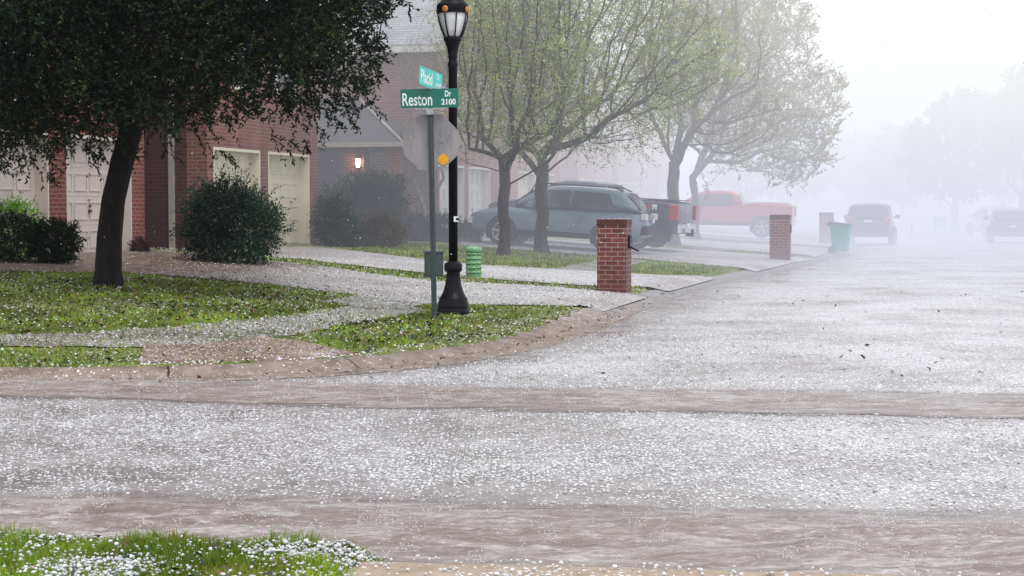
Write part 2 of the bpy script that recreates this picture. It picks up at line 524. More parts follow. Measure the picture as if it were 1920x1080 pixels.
M['road'] = hail_ground('road', (0.20, 0.170, 0.163), (0.335, 0.30, 0.295), 0.12, 0.66, 0.5, 0.5, soft=0.22, attr='hail', spec=0.45, wet=0.16)
M['drive'] = hail_ground('drive', (0.13, 0.085, 0.06), (0.24, 0.19, 0.16), 0.45, 0.95, 0.45, 0.5, soft=0.5, attr='hail')
M['walk'] = hail_ground('walk', (0.11, 0.11, 0.06), (0.24, 0.21, 0.17), 0.12, 0.62, 0.5, 1.4, soft=0.12)
M['ramp'] = hail_ground('ramp', (0.17, 0.105, 0.07), (0.27, 0.19, 0.145), 0.12, 0.45, 0.5, 0.9, soft=0.15)
M['curb'] = hail_ground('curb', (0.21, 0.145, 0.11), (0.33, 0.265, 0.23), 0.1, 0.9, 0.5, 0.7, soft=0.35, bscale=5, attr='hail')
M['pave'] = hail_ground('pave', (0.34, 0.25, 0.18), (0.46, 0.36, 0.28), 0.02, 0.22, 0.55, 1.2, soft=0.05, bscale=8)
M['lawn'] = hail_ground('lawn', (0.08, 0.12, 0.016), (0.19, 0.21, 0.04), 0.03, 0.28, 0.8, 0.6, soft=0.1, bscale=5, bumpy=0.5, attr='hail')
M['earth'] = hail_ground('earth', (0.06, 0.10, 0.03), (0.16, 0.18, 0.08), 0.3, 0.7, 0.8, 0.2, soft=0.4)

m, nt = new_mat('stream_water'); t = NT(nt)
co = t.coord()
st = t.scale(co, (0.30, 1.15, 1.0))
n1 = t.noise(6, 6, 0.7, st, 0.8)
n2 = t.noise(34, 5, 0.75, st, 1.2)
c = t.mix(t.ramp(n1, 0.3, 0.7), (0.25, 0.192, 0.168), (0.46, 0.39, 0.365))
foam = t.ramp(t.math('ADD', t.math('MULTIPLY', n2, 0.6), t.math('MULTIPLY', n1, 0.4)), 0.48, 0.60, 0, 0.65)
c = t.mix(foam, c, (0.74, 0.71, 0.70))
pbs = t.bsdf(c, 0.13, 0, t.bump(t.math('ADD', n1, t.math('MULTIPLY', n2, 0.6)), 0.75, 0.05), 0.5)
# the sheet of water thins out toward its edges
ea = nt.nodes.new('ShaderNodeAttribute'); ea.attribute_name = 'edge'
al = t.ramp(t.math('ADD', ea.outputs['Fac'], t.math('MULTIPLY', t.math('SUBTRACT', t.noise(2.2, 5, 0.7, t.scale(co, (0.5, 1.6, 1.0))), 0.5), 1.3)), 0.12, 0.62)
trn = nt.nodes.new('ShaderNodeBsdfTransparent')
mxs = nt.nodes.new('ShaderNodeMixShader'); nt.links.new(al, mxs.inputs[0])
nt.links.new(trn.outputs[0], mxs.inputs[1]); nt.links.new(pbs.outputs[0], mxs.inputs[2])
nt.links.new(mxs.outputs[0], [n for n in nt.nodes if n.type == 'OUTPUT_MATERIAL'][0].inputs[0])
M['stream'] = m

m, nt = new_mat('splash_water'); t = NT(nt)
t.bsdf((0.68, 0.66, 0.66), 0.2, 0, None, 0.5)
M['splash'] = m

# ------------------------------------------------------------------ terrain
CURB_RAW = [(-60, 21.7), (-40, 19.0), (-20, 16.4), (-10, 15.1), (-6.5, 14.6), (-4.6, 14.4), (-3.3, 14.5), (-1.95, 15.0), (-1.15, 15.75), (-0.55, 16.75),
            (0.1, 18.2), (0.6, 20.0), (1.08, 22.2), (1.85, 25.5), (2.5, 28.2), W(0, 9.65), W(6, 10.2), W(12, 10.75), W(20, 10.85), W(30, 10.85), W(40, 10.85), W(60, 10.8), W(95, 10.6), W(180, 10.6)]


def catmull(pts, n=8):
    P = np.array(pts, float)
    P = np.vstack([2 * P[0] - P[1], P, 2 * P[-1] - P[-2]])
    out = []
    for i in range(1, len(P) - 2):
        for k in range(n):
            t = k / n
            p0, p1, p2, p3 = P[i - 1], P[i], P[i + 1], P[i + 2]
            out.append(0.5 * ((2 * p1) + (-p0 + p2) * t + (2 * p0 - 5 * p1 + 4 * p2 - p3) * t * t + (-p0 + 3 * p1 - 3 * p2 + p3) * t ** 3))
    out.append(P[-2])
    return np.array(out)


CURB = catmull(CURB_RAW, 6)
SEG_A, SEG_B = CURB[:-1], CURB[1:]


def curb_dist(x, y):
    """signed distance to the kerb foot, positive on the block's side"""
    x = np.atleast_1d(np.asarray(x, float)); y = np.atleast_1d(np.asarray(y, float))
    p = np.stack([x, y], -1)
    out = np.empty(len(p))
    ab = SEG_B - SEG_A
    L2 = (ab ** 2).sum(1)
    for s in range(0, len(p), 4000):
        q = p[s:s + 4000, None, :]
        t = np.clip(((q - SEG_A) * ab).sum(2) / L2, 0, 1)
        d = q - (SEG_A + t[..., None] * ab)
        d2 = (d ** 2).sum(2)
        i = d2.argmin(1)
        r = np.arange(len(i))
        dd = d[r, i]; a = ab[i]
        sg = np.sign(a[:, 0] * dd[:, 1] - a[:, 1] * dd[:, 0])
        out[s:s + 4000] = np.sqrt(d2[r, i]) * np.where(sg == 0, 1, sg)
    return out


def vnoise(x, y, seed=0):
    """smooth value noise in 0..1"""
    x = np.asarray(x, float); y = np.asarray(y, float)
    xi, yi = np.floor(x).astype(np.int64), np.floor(y).astype(np.int64)
    fx, fy = x - xi, y - yi
    fx = fx * fx * (3 - 2 * fx); fy = fy * fy * (3 - 2 * fy)

    def h(a, b):
        k = (a * 374761393 + b * 668265263 + seed * 974711) & 0x7fffffff
        k = ((k ^ (k >> 13)) * 1274126177) & 0x7fffffff
        return ((k ^ (k >> 16)) & 0xffff) / 65535.0
    return (h(xi, yi) * (1 - fx) + h(xi + 1, yi) * fx) * (1 - fy) + (h(xi, yi + 1) * (1 - fx) + h(xi + 1, yi + 1) * fx) * fy


def fbm(x, y, seed=0, o=3):
    s, a, tot = 0, 1.0, 0
    for k in range(o):
        s = s + a * vnoise(x * 2 ** k, y * 2 ** k, seed + k); tot += a; a *= 0.5
    return s / tot


def land_z(x, y, d=None):
    if d is None: d = curb_dist(x, y)
    z = 0.092 + 0.066 * (d - 0.3)
    z = np.where(z > 0.60, 0.60 + 0.17 * (1 - np.exp(-(z - 0.60) / 0.17)), z)
    return np.where(d < 0.3, np.clip(d / 0.12, 0, 1) * 0.092, z)


def hit(px, py, z0=0.0):
    """where the sight line through a point of the photograph meets the ground (for measuring the plan of kerbs and drives)"""
    yc = (540.0 - py) / F; xc = (px - 960.0) / F
    d = np.array([xc, CP + yc * SP, -SP + yc * CP])
    t = np.arange(6.0, 90.0, 0.05)
    P = CAM + d * t[:, None]
    g = land_z(P[:, 0], P[:, 1])
    k = np.nonzero(P[:, 2] <= g + z0)[0]
    i = k[0] if len(k) else len(t) - 1
    return P[i, 0], P[i, 1]


# land sheet
def land_mesh():
    xs = np.arange(-20.0, 30.0, 0.2); ys = np.arange(13.2, 86.0, 0.22)
    X, Y = np.meshgrid(xs, ys)
    x, y = X.ravel(), Y.ravel()
    d = curb_dist(x, y)
    wide = 0.20
    z = land_z(x, y, d) + (fbm(x * 1.3, y * 1.3, 3) - 0.5) * 0.026 * np.clip((d - 0.5) / 2, 0, 1)
    z = np.where(d < wide, 0.092 - 0.09 - 0.5 * np.clip(wide - d, 0, 1), z)
    nx, ny = len(xs), len(ys)
    idx = np.arange(nx * ny).reshape(ny, nx)
    f = np.stack([idx[:-1, :-1], idx[:-1, 1:], idx[1:, 1:], idx[1:, :-1]], -1).reshape(-1, 4)
    keep = (d[f] > -0.3).all(1)
    u, v = UV(x, y)
    # more hail lying away from the trees and toward the far houses
    h = 0.6 + 0.9 * fbm(x * 0.35, y * 0.35, 11)
    me = np_mesh('lawn', np.stack([x, y, z], -1), f[keep], smooth=True, attr={'hail': h})
    o = obj('lawn', me, M['lawn'])
    tag(o, kind='structure')


land_mesh()

# wider ground to the horizon
mb = MB()
mb.poly([(-900, -30, -0.32), (900, -30, -0.32), (900, 1500, -0.32), (-900, 1500, -0.32)])
tag(mb.build('ground', M['earth']), kind='structure')

def back_land():
    us = np.linspace(-60, 190, 64); vs = np.linspace(-70, 10.2, 26)
    U, V = np.meshgrid(us, vs)
    p = O2 + U[..., None] * E + V[..., None] * N
    x, y = p[..., 0].ravel(), p[..., 1].ravel()
    d = curb_dist(x, y)
    z = land_z(x, y, d) - 0.06 - 0.5 * np.clip(1.2 - d, 0, 1)
    nx, ny = len(us), len(vs)
    idx = np.arange(nx * ny).reshape(ny, nx)
    f = np.stack([idx[:-1, :-1], idx[:-1, 1:], idx[1:, 1:], idx[1:, :-1]], -1).reshape(-1, 4)
    inside = (x > -19.5) & (x < 29.5) & (y > 13.5) & (y < 85.5)
    keep = (d[f] > 0.2).all(1)
    f = f[keep]
    me = np_mesh('back_terrain', np.stack([x, y, np.where(inside, z - 0.15, z)], -1), f, smooth=True)
    tag(obj('terrain', me, M['earth']), kind='structure')


back_land()


def road_mesh():
    xs = np.concatenate([np.arange(-70, -16, 3.0), np.arange(-16, 26, 0.35), np.arange(26, 130, 4.0)])
    ys = np.concatenate([np.arange(4.5, 34, 0.35), np.arange(34, 90, 1.2), np.arange(90, 320, 8.0)])
    X, Y = np.meshgrid(xs, ys)
    x, y = X.ravel(), Y.ravel()
    d = curb_dist(x, y)
    h = 0.75 + 0.85 * fbm(x * 0.3, y * 0.5, 21)
    h = h * np.clip((y - 7.6) / 2.0, 0.15, 1)                      # washed out beside the near gutter
    band = np.exp(-((y - (12.9 - 0.12 * x)) / 0.9) ** 2)           # washed out along the cross gutter
    h = h * (1 - 0.85 * band)
    h = h + np.clip((y - 14) / 22, 0, 1) * 1.5 + np.clip((x + 0.5) / 4, 0, 1) * 0.5
    h = h * (1 - 0.85 * np.exp(-((d + 0.3) / (0.5 + 0.7 * np.clip((y - 17) / 6, 0, 1))) ** 2))
    nx, ny = len(xs), len(ys)
    idx = np.arange(nx * ny).reshape(ny, nx)
    f = np.stack([idx[:-1, :-1], idx[:-1, 1:], idx[1:, 1:], idx[1:, :-1]], -1).reshape(-1, 4)
    keep = (d[f] < 6).any(1)
    me = np_mesh('road', np.stack([x, y, np.zeros_like(x)], -1), f[keep], smooth=True, attr={'hail': h})
    tag(obj('road', me, M['road']), kind='structure')


road_mesh()


def curb_mesh():
    T = np.gradient(CURB, axis=0)
    T /= np.linalg.norm(T, axis=1)[:, None]
    L = np.stack([-T[:, 1], T[:, 0]], -1)
    rows = []
    n = len(CURB)
    # wider, laid-back kerb around the corner
    s = np.exp(-(((CURB[:, 0] - 0.2) / 1.6) ** 2 + ((CURB[:, 1] - 18.5) / 4.2) ** 2))
    for off, z in ((-0.45, 0.004), (-0.04, 0.006), (0.02, 0.034), (0.09, 0.080), (0.14, 0.094), (0.36, 0.102), (0.42, 0.05)):
        o = off * ((1 + 0.9 * s) if off < 0.3 else (0.50 + 1.6 * s + 0.4 * np.clip((CURB[:, 1] - 20) / 5, 0, 1))) if off > 0 else np.full(n, off)
        zz = np.full(n, z)
        if off >= 0.3: zz = z + 0.066 * (o - 0.36)
        p = CURB + L * o[:, None]
        rows.append(np.stack([p[:, 0], p[:, 1], zz], -1))
    V = np.stack(rows, 0)
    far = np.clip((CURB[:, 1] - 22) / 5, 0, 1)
    V[..., 2] *= ((1 - 0.42 * s) * (1 - 0.5 * far))[None]
    arc = np.concatenate([[0], np.cumsum(np.linalg.norm(np.diff(CURB, axis=0), axis=1))])
    k = V.shape[0]
    idx = np.arange(k * n).reshape(k, n)
    f = np.stack([idx[:-1, :-1], idx[:-1, 1:], idx[1:, 1:], idx[1:, :-1]], -1).reshape(-1, 4)
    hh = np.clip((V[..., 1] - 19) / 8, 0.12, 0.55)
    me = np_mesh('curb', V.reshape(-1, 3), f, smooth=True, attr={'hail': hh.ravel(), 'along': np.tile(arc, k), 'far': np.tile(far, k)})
    tag(obj('curb', me, M['curb']), kind='structure')


curb_mesh()
# joints and water stains of the cast kerb
nt = M['curb'].node_tree; t = NT(nt)
a_ = nt.nodes.new('ShaderNodeAttribute'); a_.attribute_name = 'along'
fr = t.math('FRACT', t.math('DIVIDE', a_.outputs['Fac'], 1.85))
joint = t.math('LESS_THAN', fr, 0.012)
stain = t.ramp(t.noise(2.3, 5, 0.7, t.coord()), 0.45, 0.7, 0, 0.6)
pb = [n for n in nt.nodes if n.type == 'BSDF_PRINCIPLED'][0]
src = pb.inputs['Base Color'].links[0].from_socket
c1 = t.mix(stain, src, (0.10, 0.075, 0.06))
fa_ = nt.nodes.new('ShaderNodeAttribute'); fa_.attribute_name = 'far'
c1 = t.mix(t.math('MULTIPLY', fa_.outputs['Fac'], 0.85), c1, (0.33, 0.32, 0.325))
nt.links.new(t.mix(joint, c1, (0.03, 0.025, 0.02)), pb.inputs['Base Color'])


def resample(pts, n):
    P = np.array(pts, float)
    s = np.concatenate([[0], np.cumsum(np.linalg.norm(np.diff(P, axis=0), axis=1))])
    q = np.linspace(0, s[-1], n)
    return np.stack([np.interp(q, s, P[:, 0]), np.interp(q, s, P[:, 1])], -1)


STRIPS = []


def strip(name, top, bottom, mat, lift=0.014, n=120, m=14, world=False, hail=None):
    A = top if world else [hit(*p) for p in top]
    B = bottom if world else [hit(*p) for p in bottom]
    if name == 'driveway':
        # run both edges on to the gutter
        def to_gutter(pts):
            p = np.array(pts[-1], float)
            while curb_dist(p[0], p[1])[0] > -0.03: p = p + N * 0.05
            return list(pts) + [tuple(p)]
        A, B = to_gutter(A), to_gutter(B)
    A, B = resample(A, n), resample(B, n)
    A = A + 0.16 * np.stack([fbm(A[:, 0] * 3, A[:, 1] * 3, 71) - 0.5, fbm(A[:, 0] * 3, A[:, 1] * 3, 72) - 0.5], -1)
    B = B + 0.16 * np.stack([fbm(B[:, 0] * 3, B[:, 1] * 3, 73) - 0.5, fbm(B[:, 0] * 3, B[:, 1] * 3, 74) - 0.5], -1)
    t = np.linspace(0, 1, m)[:, None, None]
    P = A[None] * (1 - t) + B[None] * t
    x, y = P[..., 0].ravel(), P[..., 1].ravel()
    # ragged edge where grass and hail lap over
    d = curb_dist(x, y)
    kz = np.interp(d, [-0.45, -0.04, 0.02, 0.09, 0.14, 0.36], [0.004, 0.006, 0.034, 0.080, 0.094, 0.102])
    z = np.maximum(land_z(x, y, d) * (d > 0.3), kz) + lift
    if name == 'driveway':
        z = np.where(d < 0.5, np.interp(d, [-0.25, 0.0, 0.26, 0.5], [0.006, 0.03, 0.108, 0.124]), z)      # apron running down to the gutter
    else:
        z = np.where(d < 0.34, np.minimum(z, 0.09) - 0.12 * np.clip(0.34 - d, 0, 0.3), z)
    idx = np.arange(n * m).reshape(m, n)
    f = np.stack([idx[:-1, :-1], idx[1:, :-1], idx[1:, 1:], idx[:-1, 1:]], -1).reshape(-1, 4)
    at = {'hail': hail(x, y) if hail else np.ones_like(x)}
    o = obj(name, np_mesh(name, np.stack([x, y, z], -1), f, smooth=True, attr=at), mat)
    tag(o, kind='structure')
    STRIPS.append((A, B))
    return o


def hail_drive1(x, y):
    u, v = UV(x, y)
    return np.clip((v - 2.0) / 5.5, 0.04, 0.9)


strip('driveway', [(-60, 468), (150, 466), (262, 470), (400, 478), (500, 489), (620, 503), (700, 515), (820, 529), (960, 534), (1060, 541), (1150, 550), (1196, 553)],
      [(-60, 514), (120, 512), (235, 513), (330, 520), (450, 529), (560, 541), (640, 551), (720, 563), (800, 571), (900, 573), (1000, 574), (1108, 576)], M['drive'], hail=hail_drive1, m=20)
strip('driveway', [(500, 464), (590, 464), (690, 474), (800, 488), (905, 498), (1000, 503), (1120, 510), (1250, 517), (1330, 519)],
      [(480, 484), (560, 486), (700, 503), (790, 512), (860, 521), (960, 527), (1040, 533), (1120, 538), (1236, 541)], M['drive'], hail=lambda x, y: 0.4 + 0.7 * np.clip((UV(x, y)[1] - 0.5) / 3.0, 0, 1), m=16)
strip('driveway', [W(14.2, 0.4), W(14.2, 3), W(14.0, 7), W(14.5, 10.1)], [W(6.2, 0.4), W(6.2, 3), W(6.2, 7), W(5.4, 9.7)], M['drive'], world=True, m=16)
strip('driveway', [W(24.4, 0.2), W(24.4, 3), W(24.4, 7), W(25, 10.4)], [W(17, 0.2), W(17, 3), W(17, 7), W(16.5, 10.3)], M['drive'], world=True, m=12)
strip('driveway', [W(36, 0.2), W(36, 10.5)], [W(27.5, 0.2), W(27.5, 10.4)], M['drive'], world=True, m=12)
strip('sidewalk', [W(u, 6.3) for u in (-13.2, -9.6)], [W(u, 7.5) for u in (-13.6, -9.6)], M['walk'], world=True, lift=0.012)
strip('sidewalk', [W(u, 6.6) for u in (-2.4, 6.0)], [W(u, 7.6) for u in (-2.4, 5.6)], M['walk'], world=True, lift=0.012)
strip('sidewalk', [W(u, 7.2) for u in (14.4, 16.6)], [W(u, 8.3) for u in (14.4, 16.6)], M['walk'], world=True, lift=0.012)
strip('sidewalk', [(-60, 631), (150, 628), (300, 617), (450, 604), (560, 590), (640, 579), (700, 568), (735, 563)],
      [(-60, 650), (150, 652), (275, 655), (420, 650), (530, 632), (640, 612), (730, 598), (800, 584)], M['walk'], lift=0.011)
strip('curb_ramp', [(278, 651), (400, 648), (500, 634), (560, 642)], [(262, 689), (400, 692), (560, 684), (690, 668)], M['ramp'], lift=0.024)

# right side of the street (only its far part is in view)
mb = MB()
uu = np.linspace(20, 180, 30)
a = [W(u, 19.2) for u in uu]; b2 = [W(u, 60) for u in uu]
mb.add([(p[0], p[1], 0.14) for p in a] + [(p[0], p[1], 0.3) for p in b2], [(i, 30 + i, 31 + i, i + 1) for i in range(29)])
tag(mb.build('verge', M['earth']), kind='structure')
mb = MB()
a2 = [W(u, 18.9) for u in uu]; a3 = [W(u, 19.3) for u in uu]
mb.add([(p[0], p[1], -0.05) for p in a2] + [(p[0], p[1], 0.13) for p in a2] + [(p[0], p[1], 0.146) for p in a3],
       [(i, i + 1, 31 + i, 30 + i) for i in range(29)] + [(30 + i, 31 + i, 61 + i, 60 + i) for i in range(29)])
tag(mb.build('far_curb', M['curb']), kind='structure')

# near side of the cross street: concrete apron and lawn
def near_edge(x):
    return 7.06 - 0.115 * (x + 2.2)


NEAR_LAWN_X = -0.62
mb = MB()
xs = np.linspace(-12, 14, 80)
pr = [(0.0, -0.05), (0.0, 0.015), (-0.05, 0.045), (-0.12, 0.055), (-0.6, 0.062), (-4.5, 0.08)]
V = []
for (o_, z_) in pr:
    V += [(x, near_edge(x) + o_ - 0.08, z_) for x in xs]
k = len(xs)
fs = [(r * k + i, r * k + i + 1, (r + 1) * k + i + 1, (r + 1) * k + i) for r in range(len(pr) - 1) for i in range(k - 1)]
mb.add(V, [f[::-1] for f in fs], smooth=True)
tag(mb.build('pavement', M['pave']), kind='structure')


def near_lawn_z(x, y):
    e = near_edge(x) + 0.02 - y
    r = NEAR_LAWN_X + 0.15 * (y - 6.6) - x
    k = np.clip(np.minimum(e, r) / 0.12, -0.5, 1)
    return 0.015 + 0.085 * k + 0.03 * (fbm(x * 4, y * 4, 5) - 0.5)


xs = np.arange(-6, -0.4, 0.045); ys = np.arange(3.0, 7.6, 0.045)
X, Y = np.meshgrid(xs, ys); x, y = X.ravel(), Y.ravel()
z = near_lawn_z(x, y)
idx = np.arange(len(x)).reshape(len(ys), len(xs))
f = np.stack([idx[:-1, :-1], idx[:-1, 1:], idx[1:, 1:], idx[1:, :-1]], -1).reshape(-1, 4)
keep = ((near_edge(x) + 0.06 - y)[f] > 0).all(1) & ((NEAR_LAWN_X + 0.15 * (y - 6.6) - x + 0.04)[f] > 0).all(1)
M['near_turf'] = hail_ground('near_turf', (0.10, 0.16, 0.02), (0.22, 0.26, 0.05), 0.0, 0.1, 0.8, 0.6, soft=0.0, bscale=9, bumpy=0.5)
tag(obj('near_lawn', np_mesh('near_lawn', np.stack([x, y, z], -1), f[keep], True), M['near_turf']), kind='structure')


# streams of runoff ---------------------------------------------------
def stream(name, centre, half, x0, x1, amp, res=0.05, base=0.012, seed=0):
    xs = np.arange(x0, x1, res); ts = np.linspace(-1, 1, max(10, int(2 * half / res * 1.2)))
    X, T = np.meshgrid(xs, ts)
    wob = 0.12 * (fbm(X * 0.8, T * 0 + 3, seed) - 0.5) + 0.10 * (fbm(X * 2.5, T * 1.5, seed + 5) - 0.5)
    Y = centre(X) + T * half + wob
    edge = 1 - np.abs(T) ** 2.2
    x, y = X.ravel(), Y.ravel()
    r = (fbm(x * 2.2 + 40, y * 6 + 9, seed + 1, 4) - 0.5) + 0.55 * (fbm(x * 8, y * 14, seed + 2, 2) - 0.5) + 0.3 * (fbm(x * 19, y * 30, seed + 4, 2) - 0.5)
    ed = np.clip(edge.ravel(), 0, 1)
    z = 0.005 + np.maximum(0, base * ed + amp * r * ed) * np.clip((ed - 0.1) / 0.9, 0, 1) ** 1.3
    idx = np.arange(len(x)).reshape(len(ts), len(xs))
    f = np.stack([idx[:-1, :-1], idx[:-1, 1:], idx[1:, 1:], idx[1:, :-1]], -1).reshape(-1, 4)
    tag(obj(name, np_mesh(name, np.stack([x, y, z], -1), f, True, attr={'edge': edge.ravel()}), M['stream']), kind='structure')


stream('runoff_water', lambda x: near_edge(x) + 0.66, 1.0, -4.2, 4.6, 0.06, 0.035, 0.02, 3)
stream('runoff_water', lambda x: 12.95 - 0.105 * x + 0.45 * np.clip((-x - 0.5) / 4, 0, 1), 0.95, -7, 8, 0.034, 0.05, 0.012, 9)

# ------------------------------------------------------------------ hail
ICO = None


def ico():
    t = (1 + 5 ** 0.5) / 2
    v = np.array([(-1, t, 0), (1, t, 0), (-1, -t, 0), (1, -t, 0), (0, -1, t), (0, 1, t), (0, -1, -t), (0, 1, -t), (t, 0, -1), (t, 0, 1), (-t, 0, -1), (-t, 0, 1)], float)
    v /= np.linalg.norm(v[0])
    f = np.array([(0, 11, 5), (0, 5, 1), (0, 1, 7), (0, 7, 10), (0, 10, 11), (1, 5, 9), (5, 11, 4), (11, 10, 2), (10, 7, 6), (7, 1, 8), (3, 9, 4), (3, 4, 2), (3, 2, 6), (3, 6, 8), (3, 8, 9), (4, 9, 5), (2, 4, 11), (6, 2, 10), (8, 6, 7), (9, 8, 1)])
    return v, f


OCT_V = np.array([(1, 0, 0), (-1, 0, 0), (0, 1, 0), (0, -1, 0), (0, 0, 1)], float)
OCT_F = np.array([(0, 2, 4), (2, 1, 4), (1, 3, 4), (3, 0, 4)])


def stones(name, x, y, z, r, low=False, flat=0.75, stretch=None):
    v, f = (OCT_V, OCT_F) if low else ico()
    n = len(x)
    if n == 0: return None
    a = rng.uniform(0, 2 * math.pi, n)
    ca, sa = np.cos(a), np.sin(a)
    ex = rng.uniform(0.75, 1.3, n)
    vx = v[None, :, 0] * ex[:, None]; vy = v[None, :, 1] / ex[:, None]
    jit = rng.uniform(0.85, 1.15, (n, len(v)))
    px = (vx * ca[:, None] - vy * sa[:, None]) * r[:, None] * jit
    py = (vx * sa[:, None] + vy * ca[:, None]) * r[:, None] * jit
    pz = v[None, :, 2] * r[:, None] * flat * (1.25 if low else 1)
    V = np.stack([px + x[:, None], py + y[:, None], pz + z[:, None]], -1).reshape(-1, 3)
    Fc = (f[None] + (np.arange(n) * len(v))[:, None, None]).reshape(-1, 3)
    me = np_mesh(name, V, Fc, smooth=True)
    o = obj(name, me, M['hail'])
    return tag(o, kind='stuff')


def sample_view(n, d0, d1, spread=0.40):
    """uniform over the ground in a wide wedge in front of the house"""
    y = np.sqrt(rng.uniform(d0 * d0, d1 * d1, n))
    x = rng.uniform(-spread, spread, n) * y
    return x, y


def strips_mask(x, y):
    """True where a paved strip covers the land"""
    out = np.zeros(len(x), bool)
    for A, B in STRIPS:
        poly = np.vstack([A, B[::-1]])
        x0, y0 = poly.min(0); x1, y1 = poly.max(0)
        c = np.nonzero((x > x0) & (x < x1) & (y > y0) & (y < y1))[0]
        if not len(c): continue
        ins = np.zeros(len(c), bool)
        px, py = x[c], y[c]
        j = len(poly) - 1
        for i in range(len(poly)):
            xi, yi, xj, yj = poly[i, 0], poly[i, 1], poly[j, 0], poly[j, 1]
            if yi != yj:
                ins ^= ((yi > py) != (yj > py)) & (px < (xj - xi) * (py - yi) / (yj - yi) + xi)
            j = i
        out[c] |= ins
    return out


def road_hail():
    X, Yv, Rr = [], [], []
    for d0, d1, dens in ((7.2, 12.2, 900), (12.2, 20, 650), (20, 30, 330)):
        area = 0.40 * (d1 ** 2 - d0 ** 2)
        x, y = sample_view(int(area * dens), d0, d1)
        d = curb_dist(x, y)
        p = 0.20 + 1.0 * (fbm(x * 0.5, y * 0.8, 31) - 0.25)
        p *= 0.25 + 1.5 * fbm(x * 4.5, y * 4.5, 33, 2)
        e1 = y - near_edge(x)
        p *= np.clip((e1 - 1.35 + 0.35 * (fbm(x * 1.2, y, 35) - 0.5)) / 0.9, 0.06, 1)
        cs = 12.95 - 0.105 * x + 0.45 * np.clip((-x - 0.5) / 4, 0, 1)
        p *= np.clip((np.abs(y - cs) - 0.55) / 0.6, 0.08, 1)
        p *= np.clip((-d - 0.25) / (0.7 + 1.1 * np.clip((y - 17) / 6, 0, 1)), 0.0, 1)
        k = rng.uniform(0, 1, len(x)) < p
        x, y = x[k], y[k]
        X.append(x); Yv.append(y); Rr.append(rng.gamma(3.2, 0.00138, len(x)) + 0.0016)
    x, y, r = np.concatenate(X), np.concatenate(Yv), np.concatenate(Rr)
    r = np.clip(r, 0.002, 0.0115)
    near = y < 13.5
    stones('hail', x[near], y[near], r[near] * 0.5, r[near], low=False)
    stones('hail', x[~near], y[~near], r[~near] * 0.1 + 0.003, r[~near] * 1.1, low=True)


road_hail()


def land_hail():
    x, y = sample_view(int(0.40 * (33 ** 2 - 13.5 ** 2) * 330), 13.5, 33, 0.40)
    d = curb_dist(x, y)
    k = d > 0.04
    x, y, d = x[k], y[k], d[k]
    paved = strips_mask(x, y)
    u, v = UV(x, y)
    p = 0.06 + 0.5 * np.clip(fbm(x * 0.7, y * 0.7, 41) - 0.40, 0, 1)
    p = np.where(paved, np.clip(0.05 + 0.75 * (fbm(x * 0.8, y * 0.8, 43) - 0.2), 0, 1) * np.where((y < 21.5) & (u < -10.5), 0.75, 1) + 0.35 * np.clip((y - 24) / 6, 0, 1), p)
    under = np.exp(-(((x + 5.8) / 2.2) ** 2 + ((y - 21.6) / 2.2) ** 2))
    p = p * (1 - 0.15 * under)
    p = np.where(d < 0.4, np.where(y > 22, 0.06, 0.16), p)
    p *= np.where(paved, np.clip((v - 1.0) / 6.0, 0.06, 1), 1)
    k = rng.uniform(0, 1, len(x)) < p
    x, y, d, paved = x[k], y[k], d[k], paved[k]
    z = np.maximum(land_z(x, y, d), np.where(d < 0.5, 0.092, 0)) + np.where(paved, 0.02, 0.028)
    r = np.clip(rng.gamma(6, 0.0014, len(x)) + 0.003, 0.004, 0.016)
    stones('hail', x, y, z, r, low=True)


land_hail()


def near_hail():
    n = 17000
    x = rng.uniform(-3.2, NEAR_LAWN_X + 0.08, n); y = rng.uniform(5.6, 7.25, n)
    k = (y < near_edge(x) - 0.0) & (x < NEAR_LAWN_X + 0.15 * (y - 6.6))
    x, y = x[k], y[k]
    p = np.clip((fbm(x * 3.0, y * 3.0, 51) - 0.40) * 3.4, 0.10, 1)
    k = rng.uniform(0, 1, len(x)) < p
    x, y = x[k], y[k]
    r = np.clip(rng.gamma(3.5, 0.0013, len(x)) + 0.002, 0.003, 0.0135)
    z = near_lawn_z(x, y) + 0.012 + rng.uniform(0, 0.022, len(x))
    # stones on the concrete beside it
    n2 = 520
    x2 = rng.uniform(-0.9, 3.2, n2); y2 = near_edge(x2) - 0.10 - np.abs(rng.normal(0, 0.4, n2))
    k = x2 > NEAR_LAWN_X + 0.15 * (y2 - 6.6)
    x2, y2 = x2[k], y2[k]
    r2 = np.clip(rng.gamma(5, 0.0010, len(x2)) + 0.002, 0.003, 0.012)
    stones('hail', np.concatenate([x, x2]), np.concatenate([y, y2]), np.concatenate([z, 0.06 + r2 * 0.6]), np.concatenate([r, r2]), low=False)


near_hail()


# stones still falling through the air
def falling():
    n = 1300
    y = np.sqrt(rng.uniform(9 ** 2, 34 ** 2, n)); x = rng.uniform(-0.36, 0.36, n) * y
    z = rng.uniform(0.1, 5.5, n)
    r = np.clip(rng.gamma(5, 0.0006, n) + 0.002, 0.002, 0.007)
    o = stones('falling_hail', x, y, z, r, low=False)


falling()


